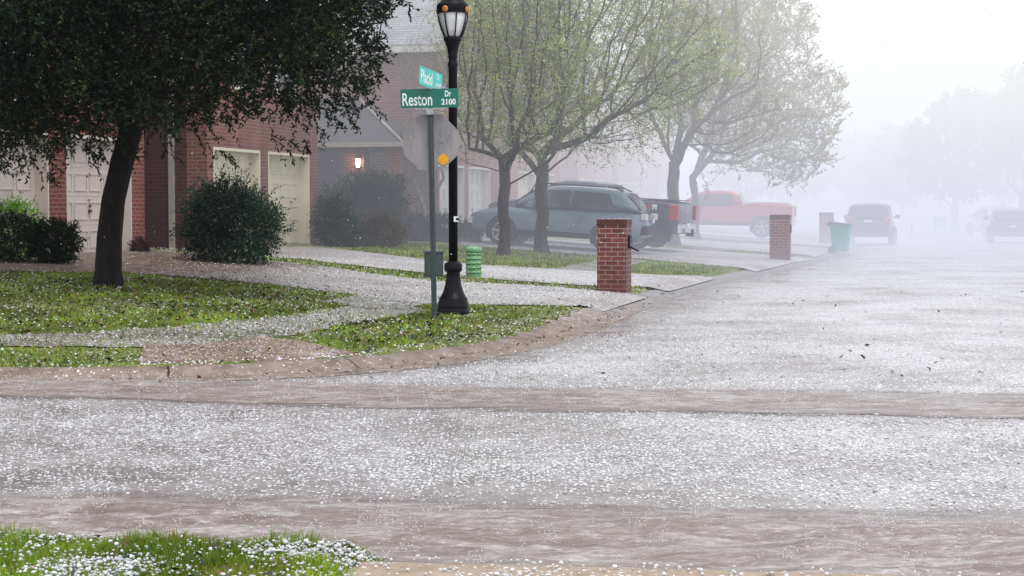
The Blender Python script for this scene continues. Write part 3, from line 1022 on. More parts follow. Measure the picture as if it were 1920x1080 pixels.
# splashes where stones strike running water
def splashes():
    V, Fc = [], []
    iv, if_ = ico()
    nb = 0

    def drop(x, y, z, r, sx=1.0, sz=1.0):
        nonlocal nb
        V.append(iv * np.array([r * sx, r * sx, r * sz]) + np.array([x, y, z])); Fc.append(if_ + nb); nb += 12
    P = []
    for _ in range(330):
        x = rng.uniform(-3.6, 3.4); P.append((x, near_edge(x) + rng.uniform(0.0, 1.4), 1.0))
    for _ in range(420):
        x = rng.uniform(-5.6, 5.2); P.append((x, 12.95 - 0.105 * x + 0.45 * min(1, max(0, (-x - 0.5) / 4)) + rng.uniform(-0.75, 0.8), 1.25))
    for _ in range(160):
        y = rng.uniform(7.6, 26); P.append((rng.uniform(-0.34, 0.34) * y, y, 1.0))
    for (x, y, s) in P:
        big = rng.uniform() < 0.22
        s = s * (rng.uniform(0.7, 1.5) if big else rng.uniform(0.25, 0.7))
        for _ in range(int(10 * s) + 3):
            a = rng.uniform(0, 2 * math.pi); q = abs(rng.normal(0, 0.035)) * s; h = abs(rng.normal(0, 0.035)) * s
            drop(x + q * math.cos(a), y + q * math.sin(a), 0.02 + h, rng.uniform(0.001, 0.0036) * (0.7 + 0.5 * s), 1.0, rng.uniform(0.8, 1.6))
        if big:
            for _ in range(12):
                a = rng.uniform(0, 2 * math.pi); q = 0.03 * s * rng.uniform(0.6, 1.3); drop(x + q * math.cos(a), y + q * math.sin(a), 0.015 + abs(rng.normal(0, 0.025)), rng.uniform(0.0015, 0.0035), 1.0, 1.8)
    me = np_mesh('splashes', np.concatenate(V), np.concatenate(Fc), smooth=True)
    tag(obj('splashes', me, M['splash']), kind='stuff')


splashes()


# ------------------------------------------------------------------ grass and litter
def blades(name, x, y, z, h, w, mat, lean=0.5):
    n = len(x)
    a = rng.uniform(0, 2 * math.pi, n)
    la = rng.uniform(0, 2 * math.pi, n); l = np.abs(rng.normal(0, lean, n)) * h
    dx, dy = np.cos(a) * w * 0.5, np.sin(a) * w * 0.5
    ox, oy = np.cos(la) * l, np.sin(la) * l
    v = np.empty((n, 5, 3))
    v[:, 0] = np.stack([x - dx, y - dy, z - 0.01], -1); v[:, 1] = np.stack([x + dx, y + dy, z - 0.01], -1)
    v[:, 2] = np.stack([x + dx * 0.8 + ox * 0.4, y + dy * 0.8 + oy * 0.4, z + h * 0.6], -1)
    v[:, 3] = np.stack([x - dx * 0.8 + ox * 0.4, y - dy * 0.8 + oy * 0.4, z + h * 0.6], -1)
    v[:, 4] = np.stack([x + ox, y + oy, z + h], -1)
    b = (np.arange(n) * 5)[:, None]
    q = b + np.array([[0, 1, 2, 3]]); tr = b + np.array([[3, 2, 4]])
    tag(obj(name, np_mesh(name, v.reshape(-1, 3), [q, tr]), mat), kind='stuff')


def grasses():
    n = 42000
    x = rng.uniform(-3.3, NEAR_LAWN_X + 0.10, n); y = rng.uniform(5.7, 7.25, n)
    k = (y < near_edge(x) + 0.03) & (x < NEAR_LAWN_X + 0.15 * (y - 6.6) + 0.03)
    x, y = x[k], y[k]
    k = rng.uniform(0, 1, len(x)) < np.clip(fbm(x * 3, y * 3, 61) * 1.6 - 0.1, 0.12, 1)
    x, y = x[k], y[k]
    tuft = fbm(x * 5, y * 5, 63)
    h = (0.016 + 0.045 * np.clip(tuft - 0.35, 0, 1) * 2) * rng.uniform(0.6, 1.3, len(x))
    h *= np.where(near_edge(x) - y < 0.12, 1.5, 1)
    blades('grass', x, y, near_lawn_z(x, y), h, rng.uniform(0.003, 0.0065, len(x)), M['grass_near'], 0.7)
    x, y = sample_view(int(0.38 * (27 ** 2 - 14.5 ** 2) * 640), 14.5, 27, 0.36)
    d = curb_dist(x, y)
    edge = 0.24 + 0.50 * np.exp(-(((x - 0.2) / 1.6) ** 2 + ((y - 18.5) / 4.2) ** 2))
    pv = strips_mask(x, y) & ((y > 19.8) | (rng.uniform(0, 1, len(x)) > 0.22))
    k = (d > edge) & ~pv
    x, y, d = x[k], y[k], d[k]
    k = rng.uniform(0, 1, len(x)) < np.clip(fbm(x * 1.1, y * 1.1, 65) * 1.7 - 0.15, 0.25, 1)
    x, y, d = x[k], y[k], d[k]
    blades('grass', x, y, land_z(x, y, d), rng.uniform(0.02, 0.06, len(x)), rng.uniform(0.008, 0.016, len(x)), M['grass_blade'], 0.7)
    x, y = sample_view(int(0.38 * (48 ** 2 - 27 ** 2) * 90), 27, 48, 0.30)
    d = curb_dist(x, y)
    k = (d > 0.38) & ~strips_mask(x, y) & (UV(x, y)[1] > 1.6)
    x, y, d = x[k], y[k], d[k]
    blades('grass', x, y, land_z(x, y, d), rng.uniform(0.03, 0.07, len(x)), rng.uniform(0.02, 0.035, len(x)), M['grass_blade'], 0.7)


grasses()


def flat_leaves(name, x, y, z, s, mat):
    n = len(x)
    a = rng.uniform(0, 2 * math.pi, n)
    d1 = np.stack([np.cos(a), np.sin(a), rng.normal(0, 0.35, n)], -1) * s[:, None]
    d2 = np.stack([-np.sin(a), np.cos(a), rng.normal(0, 0.45, n)], -1) * (s * rng.uniform(0.3, 0.5, n))[:, None]
    c = np.stack([x, y, z], -1)
    v = np.stack([c - d1, c + d2, c + d1, c - d2], 1).reshape(-1, 3)
    f = (np.arange(n) * 4)[:, None] + np.array([[0, 1, 2, 3]])
    tag(obj(name, np_mesh(name, v, f), mat), kind='stuff')


def litter():
    # stripped oak leaves: thick under the oak, on the walk, scattered on kerb and road
    x, y = sample_view(62000, 14.0, 30, 0.36)
    d = curb_dist(x, y)
    oak = np.exp(-(((x + 4.2) / 3.6) ** 2 + ((y - 20.0) / 4.5) ** 2))
    p = np.where(d > 0, 0.08 + 0.75 * oak, np.where(d > -0.4, 0.10, 0.010))
    corner = np.exp(-(((x + 0.6) / 2.0) ** 2 + ((y - 18) / 2.5) ** 2))
    p = np.where(d > -0.1, p + 0.30 * corner, p * 0.6)
    p = np.where(UV(x, y)[1] < 1.2, 0.02, p)
    pv = strips_mask(x, y)
    p = np.where(pv, p * 0.6, p)
    k = rng.uniform(0, 1, len(x)) < p
    x, y, d, pv = x[k], y[k], d[k], pv[k]
    z = np.where(d > 0.04, np.maximum(land_z(x, y, d), np.where(d < 0.5, 0.099, 0)) + 0.03, 0.012)
    flat_leaves('fallen_leaves', x, y, z, rng.uniform(0.014, 0.042, len(x)) * np.where(pv, 0.62, 1), M['litter'])
    n = 420
    x = rng.uniform(-3.2, NEAR_LAWN_X, n); y = rng.uniform(5.7, 7.1, n)
    k = (y < near_edge(x) - 0.03) & (x < NEAR_LAWN_X + 0.15 * (y - 6.6))
    x, y = x[k], y[k]
    flat_leaves('fallen_leaves', x, y, near_lawn_z(x, y) + 0.03, rng.uniform(0.008, 0.03, len(x)), M['litter'])


litter()


# ------------------------------------------------------------------ vegetation builders
def leaf_quads(P, D, L, Wd, roll=None):
    """folded diamond leaves: base P, direction D (unit), length L, width Wd -> verts, quads"""
    n = len(P)
    ref = rng.normal(0, 1, (n, 3))
    S = np.cross(D, ref); S /= np.linalg.norm(S, axis=1)[:, None] + 1e-9
    mid = P + D * (L * 0.45)[:, None]
    v = np.stack([P, mid + S * (Wd * 0.5)[:, None], P + D * L[:, None], mid - S * (Wd * 0.5)[:, None]], 1).reshape(-1, 3)
    f = (np.arange(n) * 4)[:, None] + np.array([[0, 1, 2, 3]])
    return v, f


def unit(a):
    return a / (np.linalg.norm(a, axis=-1, keepdims=True) + 1e-9)


def sprays(C, Dir, n_leaf, length, leaf_l, leaf_w, droop=0.3):
    """leaves set along short twigs that start at C and point along Dir"""
    n = len(C)
    t = np.tile(np.linspace(0.1, 1.0, n_leaf), (n, 1)) + rng.uniform(-0.04, 0.04, (n, n_leaf))
    Ls = length * rng.uniform(0.6, 1.3, n)
    p = C[:, None] + Dir[:, None] * (t * Ls[:, None])[..., None]
    p[..., 2] -= droop * (t ** 2) * Ls[:, None]
    p = p.reshape(-1, 3)
    d = unit(np.repeat(Dir, n_leaf, 0) * 0.9 + rng.normal(0, 0.6, (n * n_leaf, 3)))
    k = len(p)
    return leaf_quads(p, d, leaf_l * rng.uniform(0.7, 1.3, k), leaf_w * rng.uniform(0.7, 1.3, k))


def colonize(attr, start, step=0.25, infl=2.2, kill=0.45, iters=140, trunk_pts=None, bias=0.1, par0=None):
    """space colonisation: returns node positions and parent indices"""
    nodes = [np.array(p, float) for p in (trunk_pts or [start])]
    par = list(par0) if par0 is not None else [-1] + list(range(len(nodes) - 1))
    A = attr.copy()
    best_d = np.full(len(A), 1e9); best_i = np.zeros(len(A), int)
    done = 0
    for it in range(iters):
        new = np.array(nodes[done:]); 
        if len(new):
            dd = np.linalg.norm(A[:, None] - new[None], axis=2)
            i = dd.argmin(1); dm = dd[np.arange(len(A)), i]
            up = dm < best_d
            best_d[up] = dm[up]; best_i[up] = i[up] + done
        done = len(nodes)
        keep = best_d > kill
        A, best_d, best_i = A[keep], best_d[keep], best_i[keep]
        if not len(A): break
        act = best_d < infl
        if not act.any():
            act = best_d <= best_d.min() + 1e-6
        grown = 0
        for i in np.unique(best_i[act]):
            dv = unit(A[act & (best_i == i)] - nodes[i]).sum(0)
            dv = dv + rng.normal(0, 0.12, 3) * np.linalg.norm(dv) + np.array([0, 0, bias])
            nv = np.linalg.norm(dv)
            if nv < 1e-3: continue
            q = nodes[i] + dv / nv * step
            nodes.append(q); par.append(int(i)); grown += 1
        if not grown or len(nodes) > 9000: break
    return np.array(nodes), np.array(par)


def skeleton_tubes(nodes, par, tip=0.006, root=None, power=2.3, sides=6):
    """tapered tubes over a branching skeleton -> verts, quads, radii"""
    n = len(nodes)
    rad = np.zeros(n)
    kids = [[] for _ in range(n)]
    for i in range(1, n): kids[par[i]].append(i)
    for i in range(n - 1, -1, -1):
        rad[i] = tip if not kids[i] else sum(rad[k] ** power for k in kids[i]) ** (1 / power)
    if root:
        # keep the tips, scale the thick end
        rad = tip + (rad - tip) * (root - tip) / max(rad[0] - tip, 1e-6)
    d = np.zeros((n, 3))
    for i in range(n):
        if par[i] >= 0: d[i] = nodes[i] - nodes[par[i]]
        elif kids[i]: d[i] = nodes[kids[i][0]] - nodes[i]
        if kids[i]:
            m = max(kids[i], key=lambda k: rad[k])
            d[i] = unit(d[i][None])[0] + unit((nodes[m] - nodes[i])[None])[0]
    d = unit(d)
    a = np.cross(d, np.array([0.31, 0.93, 0.17])); a = unit(a); b = np.cross(d, a)
    V, Q = [], []
    th = np.linspace(0, 2 * math.pi, sides, endpoint=False)
    ring = lambda c, r, i: c + (a[i] * np.cos(th)[:, None] + b[i] * np.sin(th)[:, None]) * r
    own = np.full(n, -1)
    cnt = 0
    s = np.arange(sides); s2 = (s + 1) % sides
    for i in range(n):
        V.append(ring(nodes[i], rad[i], i)); own[i] = cnt; cnt += sides
        p = par[i]
        if p < 0: continue
        if rad[i] < 0.72 * rad[p]:
            V.append(ring(nodes[p], rad[i], i)); src = cnt; cnt += sides
        else:
            src = own[p]
        Q.append(np.stack([src + s, src + s2, own[i] + s2, own[i] + s], -1))
    return np.concatenate(V), np.concatenate(Q), rad, kids


def spring_tree(name, loc, trunk_h, crown, root_r, label, cat='tree', group=None, n_attr=900, leaf='leaf_spring', barkm='bark_grey', leaf_n=5, leaf_l=0.07,
                leaf_w=0.03, lean=(0, 0), forks=1, seed=1, step=0.27, droop=0.1, bare=0.0, bias=0.1, tip=0.006, twig_n=3, up=0.3, limbs=5, limb_curve=-0.4, limb_x=1.0, infl=1.3, twig_s=1.0, el_r=(0.45, 1.1)):
    """crown: list of (cx,cy,cz,rx,ry,rz) ellipsoids relative to the base"""
    global rng
    old = rng; rng = np.random.default_rng(seed)
    A = []
    for (cx, cy, cz, rx, ry, rz) in crown:
        m = int(n_attr * (rx * ry * rz) / sum(c[3] * c[4] * c[5] for c in crown))
        q = rng.normal(0, 1, (m, 3)); q = unit(q) * (rng.uniform(0.1, 1, m) ** 0.42)[:, None]
        A.append(q * np.array([rx, ry, rz]) + np.array([cx, cy, cz]))
    A = np.concatenate(A)
    A = A[A[:, 2] > trunk_h * 0.75]
    k = max(3, int(trunk_h / 0.3))
    tr = [(lean[0] * (i / k) ** 1.2 + 0.03 * math.sin(i * 1.7 + seed), lean[1] * (i / k) ** 1.2 + 0.03 * math.cos(i * 1.3 + seed), trunk_h * i / k) for i in range(k + 1)]
    pp_ = list(range(-1, len(tr) - 1))
    top = len(tr) - 1
    for j in range(limbs):
        a0 = 2 * math.pi * (j + rng.uniform(-0.25, 0.25)) / limbs + seed
        ln = rng.uniform(1.0, 1.6); el = rng.uniform(*el_r)
        start = max(1, top - int(rng.integers(0, 3)))
        p = np.array(tr[start], float); prev = start
        for q in range(int(ln / 0.25)):
            el2 = el + 0.10 * q * limb_curve
            p = p + 0.25 * np.array([math.cos(a0) * math.cos(el2) + 0.08 * limb_x, math.sin(a0) * math.cos(el2), math.sin(el2)]) + rng.normal(0, 0.018, 3)
            tr.append(tuple(p)); pp_.append(prev); prev = len(tr) - 1
    nodes, par = colonize(A, tr[0], step=step, trunk_pts=tr, bias=bias, infl=infl, kill=step * 1.5, par0=pp_)
    V, Q, rad, kids = skeleton_tubes(nodes, par, tip, root_r)
    # root flare
    low = V[:, 2] < 0.5
    V[low, :2] *= (1 + 0.55 * np.exp(-V[low, 2] / 0.13))[:, None]
    V[:sum(1 for _ in range(6)), 2] -= 0.15
    t_ = empty(name, loc, 0, label, cat, group)
    obj('trunk', np_mesh('trunk', V, Q, smooth=True), M[barkm], t_)
    # twigs and young leaves on the outer shoots
    thin = np.nonzero(rad < root_r * 0.22 + tip)[0]
    thin = thin[nodes[thin, 2] > trunk_h * 0.95]

    def twigs(a, dirs, ln, th):
        side = unit(np.cross(dirs, rng.normal(0, 1, dirs.shape))) * th
        side2 = unit(np.cross(dirs, side)) * th
        m_ = a + dirs * (ln * 0.5)[:, None] + rng.normal(0, 0.03, a.shape)
        b = a + dirs * ln[:, None]; b[:, 2] -= 0.12 * ln
        tv = np.stack([a + side, a - side * 0.5 + side2 * 0.87, a - side * 0.5 - side2 * 0.87, m_ + side * 0.6, m_ - side * 0.3 + side2 * 0.5, m_ - side * 0.3 - side2 * 0.5, b], 1).reshape(-1, 3)
        base = (np.arange(len(a)) * 7)[:, None]
        q = np.concatenate([base + np.array([[0, 1, 4, 3]]), base + np.array([[1, 2, 5, 4]]), base + np.array([[2, 0, 3, 5]])])
        tr_ = np.concatenate([base + np.array([[3, 4, 6]]), base + np.array([[4, 5, 6]]), base + np.array([[5, 3, 6]])])
        return tv, q, tr_, m_, b
    c = np.repeat(thin, twig_n)
    d0 = unit(nodes[c] - nodes[par[c]])
    dirs = unit(d0 * 0.7 + rng.normal(0, 0.55, (len(c), 3)) + np.array([0, 0, up]))
    ln = rng.uniform(0.25, 0.75, len(c)) * twig_s
    t1, q1, r1, m1, b1 = twigs(nodes[c], dirs, ln, tip * 0.75)
    c2 = np.repeat(np.arange(len(c)), 2)
    d2 = unit(dirs[c2] * 0.6 + rng.normal(0, 0.55, (len(c2), 3)) + np.array([0, 0, up * 0.6]))
    st = m1[c2] + (b1 - m1)[c2] * rng.uniform(-0.6, 0.8, len(c2))[:, None]
    ln2 = rng.uniform(0.12, 0.4, len(c2)) * twig_s
    t2, q2, r2, m2, b2 = twigs(st, d2, ln2, tip * 0.5)
    tv = np.concatenate([t1, t2]); tq = np.concatenate([q1, q2 + len(t1)]); tt = np.concatenate([r1, r2 + len(t1)])
    nt_ = len(tv)
    if leaf_n:
        sa = np.concatenate([nodes[c] + dirs * (ln * 0.4)[:, None], st]); sd = np.concatenate([dirs, d2])
        # leaves come out more toward the outside and the top of the crown
        cen = nodes[thin].mean(0)
        rel = (sa - cen) / (np.abs(nodes[thin] - cen).max(0) + 0.1)
        pr_ = np.clip(0.08 + 0.95 * np.linalg.norm(rel, axis=1) + 0.35 * rel[:, 2], 0.12, 1) * (1 - bare)
        keep = rng.uniform(0, 1, len(sa)) < pr_
        lv, lf = sprays(sa[keep], sd[keep], leaf_n, 0.40 * twig_s, leaf_l, leaf_w, droop)
        me = np_mesh('crown', np.concatenate([tv, lv]), [tq, tt, lf + nt_], mat_idx=np.concatenate([np.zeros(len(tq) + len(tt), int), np.ones(len(lf), int)]))
        obj('crown', me, [M['twig'], M[leaf]], t_)
    else:
        obj('crown', np_mesh('crown', tv, [tq, tt]), M[barkm], t_)
    rng = old
    return t_


def shrub(name, loc, blobs, n_spray, label, leaf='leaf_bush', leaf_l=0.06, leaf_w=0.025, n_leaf=9, spray_l=0.22, cat='shrub', group=None, seed=1, wisps=0, shell=0.55, up=0.35):
    global rng
    old = rng; rng = np.random.default_rng(seed)
    C, D = [], []
    tot = sum(b[3] * b[4] + b[4] * b[5] + b[3] * b[5] for b in blobs)
    for (cx, cy, cz, rx, ry, rz) in blobs:
        m = int(n_spray * (rx * ry + ry * rz + rx * rz) / tot)
        q = unit(rng.normal(0, 1, (m, 3)))
        lump = rng.uniform(0.92, 1.12, m) * 0.9 + 0.42 * np.sin(q[:, 0] * 5 + seed) * np.sin(q[:, 1] * 6 + 2 * seed) * np.cos(q[:, 2] * 5)
        r = (shell + (1 - shell) * rng.uniform(0, 1, m) ** 0.6) * lump
        p = q * r[:, None] * np.array([rx, ry, rz]) + np.array([cx, cy, cz])
        C.append(p); D.append(unit(q + rng.normal(0, 0.5, (m, 3)) + np.array([0, 0, up])))
    C, D = np.concatenate(C), np.concatenate(D)
    k = C[:, 2] > 0.02
    C, D = C[k], D[k]
    v, f = sprays(C, D, n_leaf, spray_l, leaf_l, leaf_w, 0.1)
    # a few long unclipped shoots break the outline
    if not name.startswith('clipped'):
        q = rng.integers(0, len(C), max(12, len(C) // 22))
        v3, f3 = sprays(C[q], unit(D[q] + np.array([0, 0, 0.35])), int(n_leaf * 1.6), spray_l * 2.1, leaf_l, leaf_w, 0.15)
        f = np.concatenate([f, f3 + len(v)]); v = np.concatenate([v, v3])
    if wisps:
        top = max(b[2] + b[5] for b in blobs); bx = blobs[0]
        c = np.stack([rng.normal(bx[0], bx[3] * 0.26, wisps), rng.normal(bx[1], bx[4] * 0.3, wisps), np.full(wisps, top * 0.78)], -1)
        d = unit(rng.normal(0, 0.35, (wisps, 3)) + np.array([0, 0, 1]))
        v2, f2 = sprays(c, d, 14, 0.55, leaf_l, leaf_w, 0.0)
        wisp_mesh = np_mesh('shoot_foliage', v2, f2)
    t_ = empty(name, loc, 0, label, cat, group)
    if wisps: obj('shoot_foliage', wisp_mesh, M['leaf_shoot'], t_)
    # woody stems inside
    mb = MB()
    for i in range(9):
        b = blobs[i % len(blobs)]
        a = rng.uniform(0, 6.28); q = rng.uniform(0.2, 0.7)
        e = (b[0] + math.cos(a) * b[3] * q, b[1] + math.sin(a) * b[4] * q, b[2] + b[5] * 0.45)
        mb.tube([(b[0] * 0.7, b[1] * 0.7, -0.03), ((e[0] + b[0] * .7) / 2 + 0.03, (e[1] + b[1] * .7) / 2, e[2] * 0.5), e], [0.02, 0.014, 0.006], 5)
    mb.tube([(b_[0] * 0.7, b_[1] * 0.7, -0.02) for b_ in blobs + blobs[:1]], 0.02, 5)
    mb.build('stems', M['bark_grey'], t_)
    obj('foliage', np_mesh('foliage', v, f), M[leaf], t_)
    rng = old
    return t_


def on_ground(px, py):
    q = hit(px, py)
    return (q[0], q[1], float(land_z(*q)[0]))


def at(px, D, z=None):
    """plan position on the sight line of column px at distance D"""
    x = (px - 960.0) / F * D
    if z is None: z = float(land_z(x, D)[0])
    return (x, D, z)


# ---------------- the big dark oak
def oak():
    global rng
    old = rng; rng = np.random.default_rng(17)
    q_ = hit(200, 537); DO = q_[1]
    base = (q_[0], q_[1], float(land_z(*q_)[0]) - 0.03)
    t_ = empty('oak_tree', base, 0, 'big evergreen oak with dense near-black leaves and leaning dark trunk on the corner lawn', 'tree')
    tr = [(0, 0, -0.1), (0.015, 0, 0.25), (0.05, 0, 0.7), (0.12, 0, 1.2), (0.22, 0.0, 1.7), (0.33, 0.05, 2.1)]
    # crown as many overlapping clumps
    cl = []
    Z0 = 1.55 - base[2]
    def P(px, py, dd=0.0):
        D = DO + dd
        return ((px - 960) / F * D - base[0], dd, (389 - py) * D / F + Z0)
    outline = [(-60, 228, .9), (40, 226, .75), (130, 212, .68), (240, 195, .72), (340, 190, .62), (430, 192, .56), (520, 172, .56), (590, 165, .58), (640, 115, .55), (660, 60, .52), (690, 5, .48), (640, -40, .6),
               (20, 120, 1.0), (150, 90, 1.1), (300, 80, 1.1), (430, 70, 1.0), (540, 60, .9), (600, 20, .7), (100, -20, 1.1), (300, -60, 1.2), (480, -50, 1.1), (-100, 60, 1.2), (560, -90, 1.0), (400, -170, 1.2), (200, -180, 1.3), (0, -130, 1.2)]
    for (px, py, r) in outline:
        for dd in (-1.6, 0.0, 1.7):
            if r < 0.6 and dd != 0.0 and rng.uniform() < 0.5: continue
            c = P(px + rng.uniform(-25, 25), py + rng.uniform(-15, 15) - (20 if dd else 0), dd + rng.uniform(-0.4, 0.4))
            cl.append((c[0], c[1], c[2], r * rng.uniform(0.85, 1.1), r, r * rng.uniform(0.6, 0.8)))
    A = np.array([np.array(c[:3]) + rng.normal(0, 0.35, 3) for c in cl for _ in range(5)])
    A[:, 2] = np.maximum(A[:, 2], 2.75 + 0.1 * np.abs(A[:, 0]))
    nodes, par = colonize(A, tr[0], step=0.3, trunk_pts=tr, bias=0.05)
    V, Q, rad, kids = skeleton_tubes(nodes, par, 0.008, 0.156, sides=12)
    low = V[:, 2] < 0.7
    ang = np.arctan2(V[:, 1], V[:, 0])
    V[low, :2] *= (1 + (0.55 + 0.15 * np.sin(ang[low] * 5)) * np.exp(-np.maximum(V[low, 2], 0) / 0.16))[:, None]
    V[:, :2] += (0.012 * np.sin(V[:, 2:3] * 9 + ang[:, None] * 3))
    obj('trunk', np_mesh('trunk', V, Q, smooth=True), M['bark_oak'], t_)
    C, Dr = [], []
    tot = sum(c[3] ** 2 for c in cl)
    for c in cl:
        m = int(15500 * c[3] ** 2 / tot)
        q = unit(rng.normal(0, 1, (m, 3)))
        r = rng.uniform(0.25, 1.08, m) ** 0.7
        C.append(q * r[:, None] * np.array(c[3:6]) + np.array(c[:3]))
        Dr.append(unit(q * 0.7 + rng.normal(0, 0.5, (m, 3)) + np.array([0, 0, 0.05])))
    C, Dr = np.concatenate(C), np.concatenate(Dr)
    v, f = sprays(C, Dr, 16, 0.26, 0.064, 0.026, 0.12)
    # a few hanging sprays on the lower edge
    hp = [(95, 335), (190, 315), (205, 300), (30, 318), (245, 300), (265, 290), (60, 322), (425, 300), (520, 275), (555, 282), (590, 285), (610, 262), (700, 150), (720, 170), (670, 215), (700, 205), (725, 160), (740, 5), (715, 95), (660, 250), (110, 320), (330, 285), (395, 290), (100, 345), (185, 310), (440, 312), (12, 325)]
    c = []
    for (px, py) in hp:
        for _ in range(3):
            c.append(P(px - 14 + rng.uniform(-8, 8), py - 22 + rng.uniform(-8, 8), rng.uniform(-1, 0.5)))
    c = np.array(c)
    d = unit(rng.normal(0, 0.45, (len(c), 3)) + np.array([0.35, 0, -0.8]))
    v2, f2 = sprays(c, d, 14, 0.26, 0.07, 0.026, 0.1)
    f = np.concatenate([f, f2 + len(v)]); v = np.concatenate([v, v2])
    obj('crown', np_mesh('crown', v, f), M['leaf_oak'], t_)
    rng = old


oak()

# ---------------- street trees
spring_tree('street_tree', on_ground(945, 480), 2.25, [(0.3, 0, 4.0, 1.9, 2.0, 1.7), (0.2, 0.2, 6.0, 1.9, 2.0, 1.7), (-0.5, 0, 3.3, 1.0, 1.3, 0.9)], 0.135,
            'thin dark street tree with twiggy young crown, left trunk of the close pair', n_attr=3400, seed=5, lean=(0.0, 0), twig_n=2, leaf_n=7, leaf_l=0.06, tip=0.005, limbs=7, el_r=(0.2, 1.0), bias=0.0, up=0.1, step=0.2)
spring_tree('street_tree', on_ground(1016, 474), 2.45, [(1.6, 0, 4.5, 2.9, 2.5, 1.6), (1.0, 0.3, 6.6, 2.5, 2.3, 1.9), (1.3, 0, 3.2, 1.9, 1.7, 0.8), (3.2, 0, 4.9, 1.6, 1.6, 1.4), (-0.5, 0.2, 5.4, 1.3, 1.3, 1.6)], 0.165,
            'straight grey street tree with wide yellow-green crown, right trunk of the close pair', n_attr=4800, seed=9, lean=(0.0, 0), twig_n=2, leaf_n=7, leaf_l=0.06, tip=0.005, el_r=(0.15, 0.95), bias=0.0, up=0.1, step=0.21, limbs=8)
spring_tree('street_tree', at(1262, 50.0), 2.9, [(0.8, 0, 5.5, 2.4, 2.4, 2.6), (0.4, 0, 8.4, 2.2, 2.0, 2.2), (1.8, 0, 4.0, 1.8, 2.0, 1.4)], 0.18,
            'pale upright street tree whose trunk rises behind the tail of the dark pickup', n_attr=3000, seed=14, leaf='leaf_pale', barkm='bark_pale', twig_n=3, leaf_n=4, tip=0.008, step=0.27, up=0.7, limb_curve=0.3, el_r=(0.95, 1.35), limb_x=0.4)
spring_tree('street_tree', at(1303, 58.0), 1.25, [(2.2, 0, 4.6, 3.1, 2.6, 2.4), (1.6, 0, 7.4, 2.6, 2.4, 2.3), (3.6, 0, 3.4, 1.5, 2.0, 1.6), (0.2, 0, 6.0, 2.0, 2.0, 2.4)], 0.16,
            'misty forked street tree with rounded pale crown in front of the red pickup', n_attr=4200, seed=21, leaf='leaf_pale', barkm='bark_pale', twig_n=2, leaf_n=11, leaf_l=0.10, leaf_w=0.05, tip=0.008, step=0.3, up=0.5, limbs=3, limb_curve=0.2, el_r=(0.95, 1.3), limb_x=1.6, infl=1.0)
spring_tree('crape_myrtle', at(805, 41.8), 0.5, [(0.0, 0, 2.9, 0.8, 0.9, 1.1), (0.1, 0, 4.4, 1.2, 1.0, 1.0)], 0.07,
            'small bare pale-stemmed tree against the rose brick side wall behind the street name signs', n_attr=500, seed=25, leaf_n=0, limbs=4, limb_x=0.0, el_r=(1.15, 1.4), infl=0.9, step=0.16, barkm='bark_myrtle', twig_n=2, tip=0.006)
spring_tree('street_tree', at(1915, 92.0, 0.2), 2.0, [(0.4, 0, 5.2, 2.7, 2.5, 2.8), (0.6, 0, 7.8, 1.8, 1.8, 1.6)], 0.2,
            'very faint pale tree over the parked cars on the far side of the road', n_attr=1300, seed=31, leaf='leaf_pale', twig_n=5, leaf_n=8, leaf_l=0.14, leaf_w=0.06, tip=0.012, step=0.36, up=0.5)
far_a = spring_tree('distant_tree', at(1790, 98.0, 0.2), 1.8, [(0, 0, 4.6, 3.6, 3.2, 2.9), (0.5, 0, 6.6, 2.6, 2.4, 1.8)], 0.22,
                    'grey-blue ghost of a broad tree fading into the rain right of the road end', n_attr=1300, infl=2.2, seed=37, leaf='leaf_hedge', twig_n=5, leaf_n=10, leaf_l=0.2, leaf_w=0.09, tip=0.015, step=0.5, group='trees dissolving in the rain at the end of the street')
for (px, D, s, rz, lab) in ((1690, 112, 0.85, 1.3, 'lowest faint rounded tree just left of the broad ghostly one at the road end'), (1880, 108, 1.1, 2.2, 'dim tall tree mass behind the white parked car'), (1625, 125, 0.85, 3.4, 'palest rounded tree directly above the dark car parked on the left'),
                        (1490, 120, 0.95, 4.4, 'hazy tree behind the second brick mailbox pillar'), (1400, 105, 1.0, 5.0, 'hazy tree rising behind the bed of the red pickup')):
    c = copy_tree(far_a)
    c.location = at(px, D, 0.2); c.rotation_euler = (0, 0, rz); c.scale = (s, s, s)
    c['label'] = lab

# ---------------- shrubs
shrub('clipped_hedge', at(20, 25.4), [(0, 0, 0.36, 0.46, 0.45, 0.40), (-0.7, 0, 0.36, 0.5, 0.45, 0.40)], 1500, 'dark rounded bush at the left edge of the lawn, under the bright green one', 'leaf_hedge', 0.045, 0.022, 9, 0.12, seed=3)
shrub('clipped_hedge', at(103, 25.6), [(0, 0, 0.33, 0.37, 0.40, 0.36)], 1100, 'small dark dome-shaped bush between the bright green shrub and the oak trunk', 'leaf_hedge', 0.045, 0.022, 9, 0.12, seed=4)
shrub('bright_shrub', at(22, 27.0), [(0, 0, 0.42, 0.52, 0.4, 0.52), (-0.8, 0, 0.40, 0.5, 0.4, 0.5)], 1500, 'lime green shrub glowing in front of the leftmost garage door', 'leaf_bright', 0.05, 0.022, 9, 0.14, seed=5)
shrub('garden_shrub', at(437, 28.6), [(0, 0, 0.62, 0.74, 0.6, 0.72), (-0.15, 0, 0.85, 0.6, 0.5, 0.6), (0.38, -0.1, 0.60, 0.45, 0.5, 0.6), (-0.42, 0, 0.6, 0.40, 0.5, 0.6)], 3000,
      'tall dark green shrub with wispy pale top in front of the cream garage door', 'leaf_bush', 0.055, 0.022, 10, 0.22, seed=6, wisps=45)
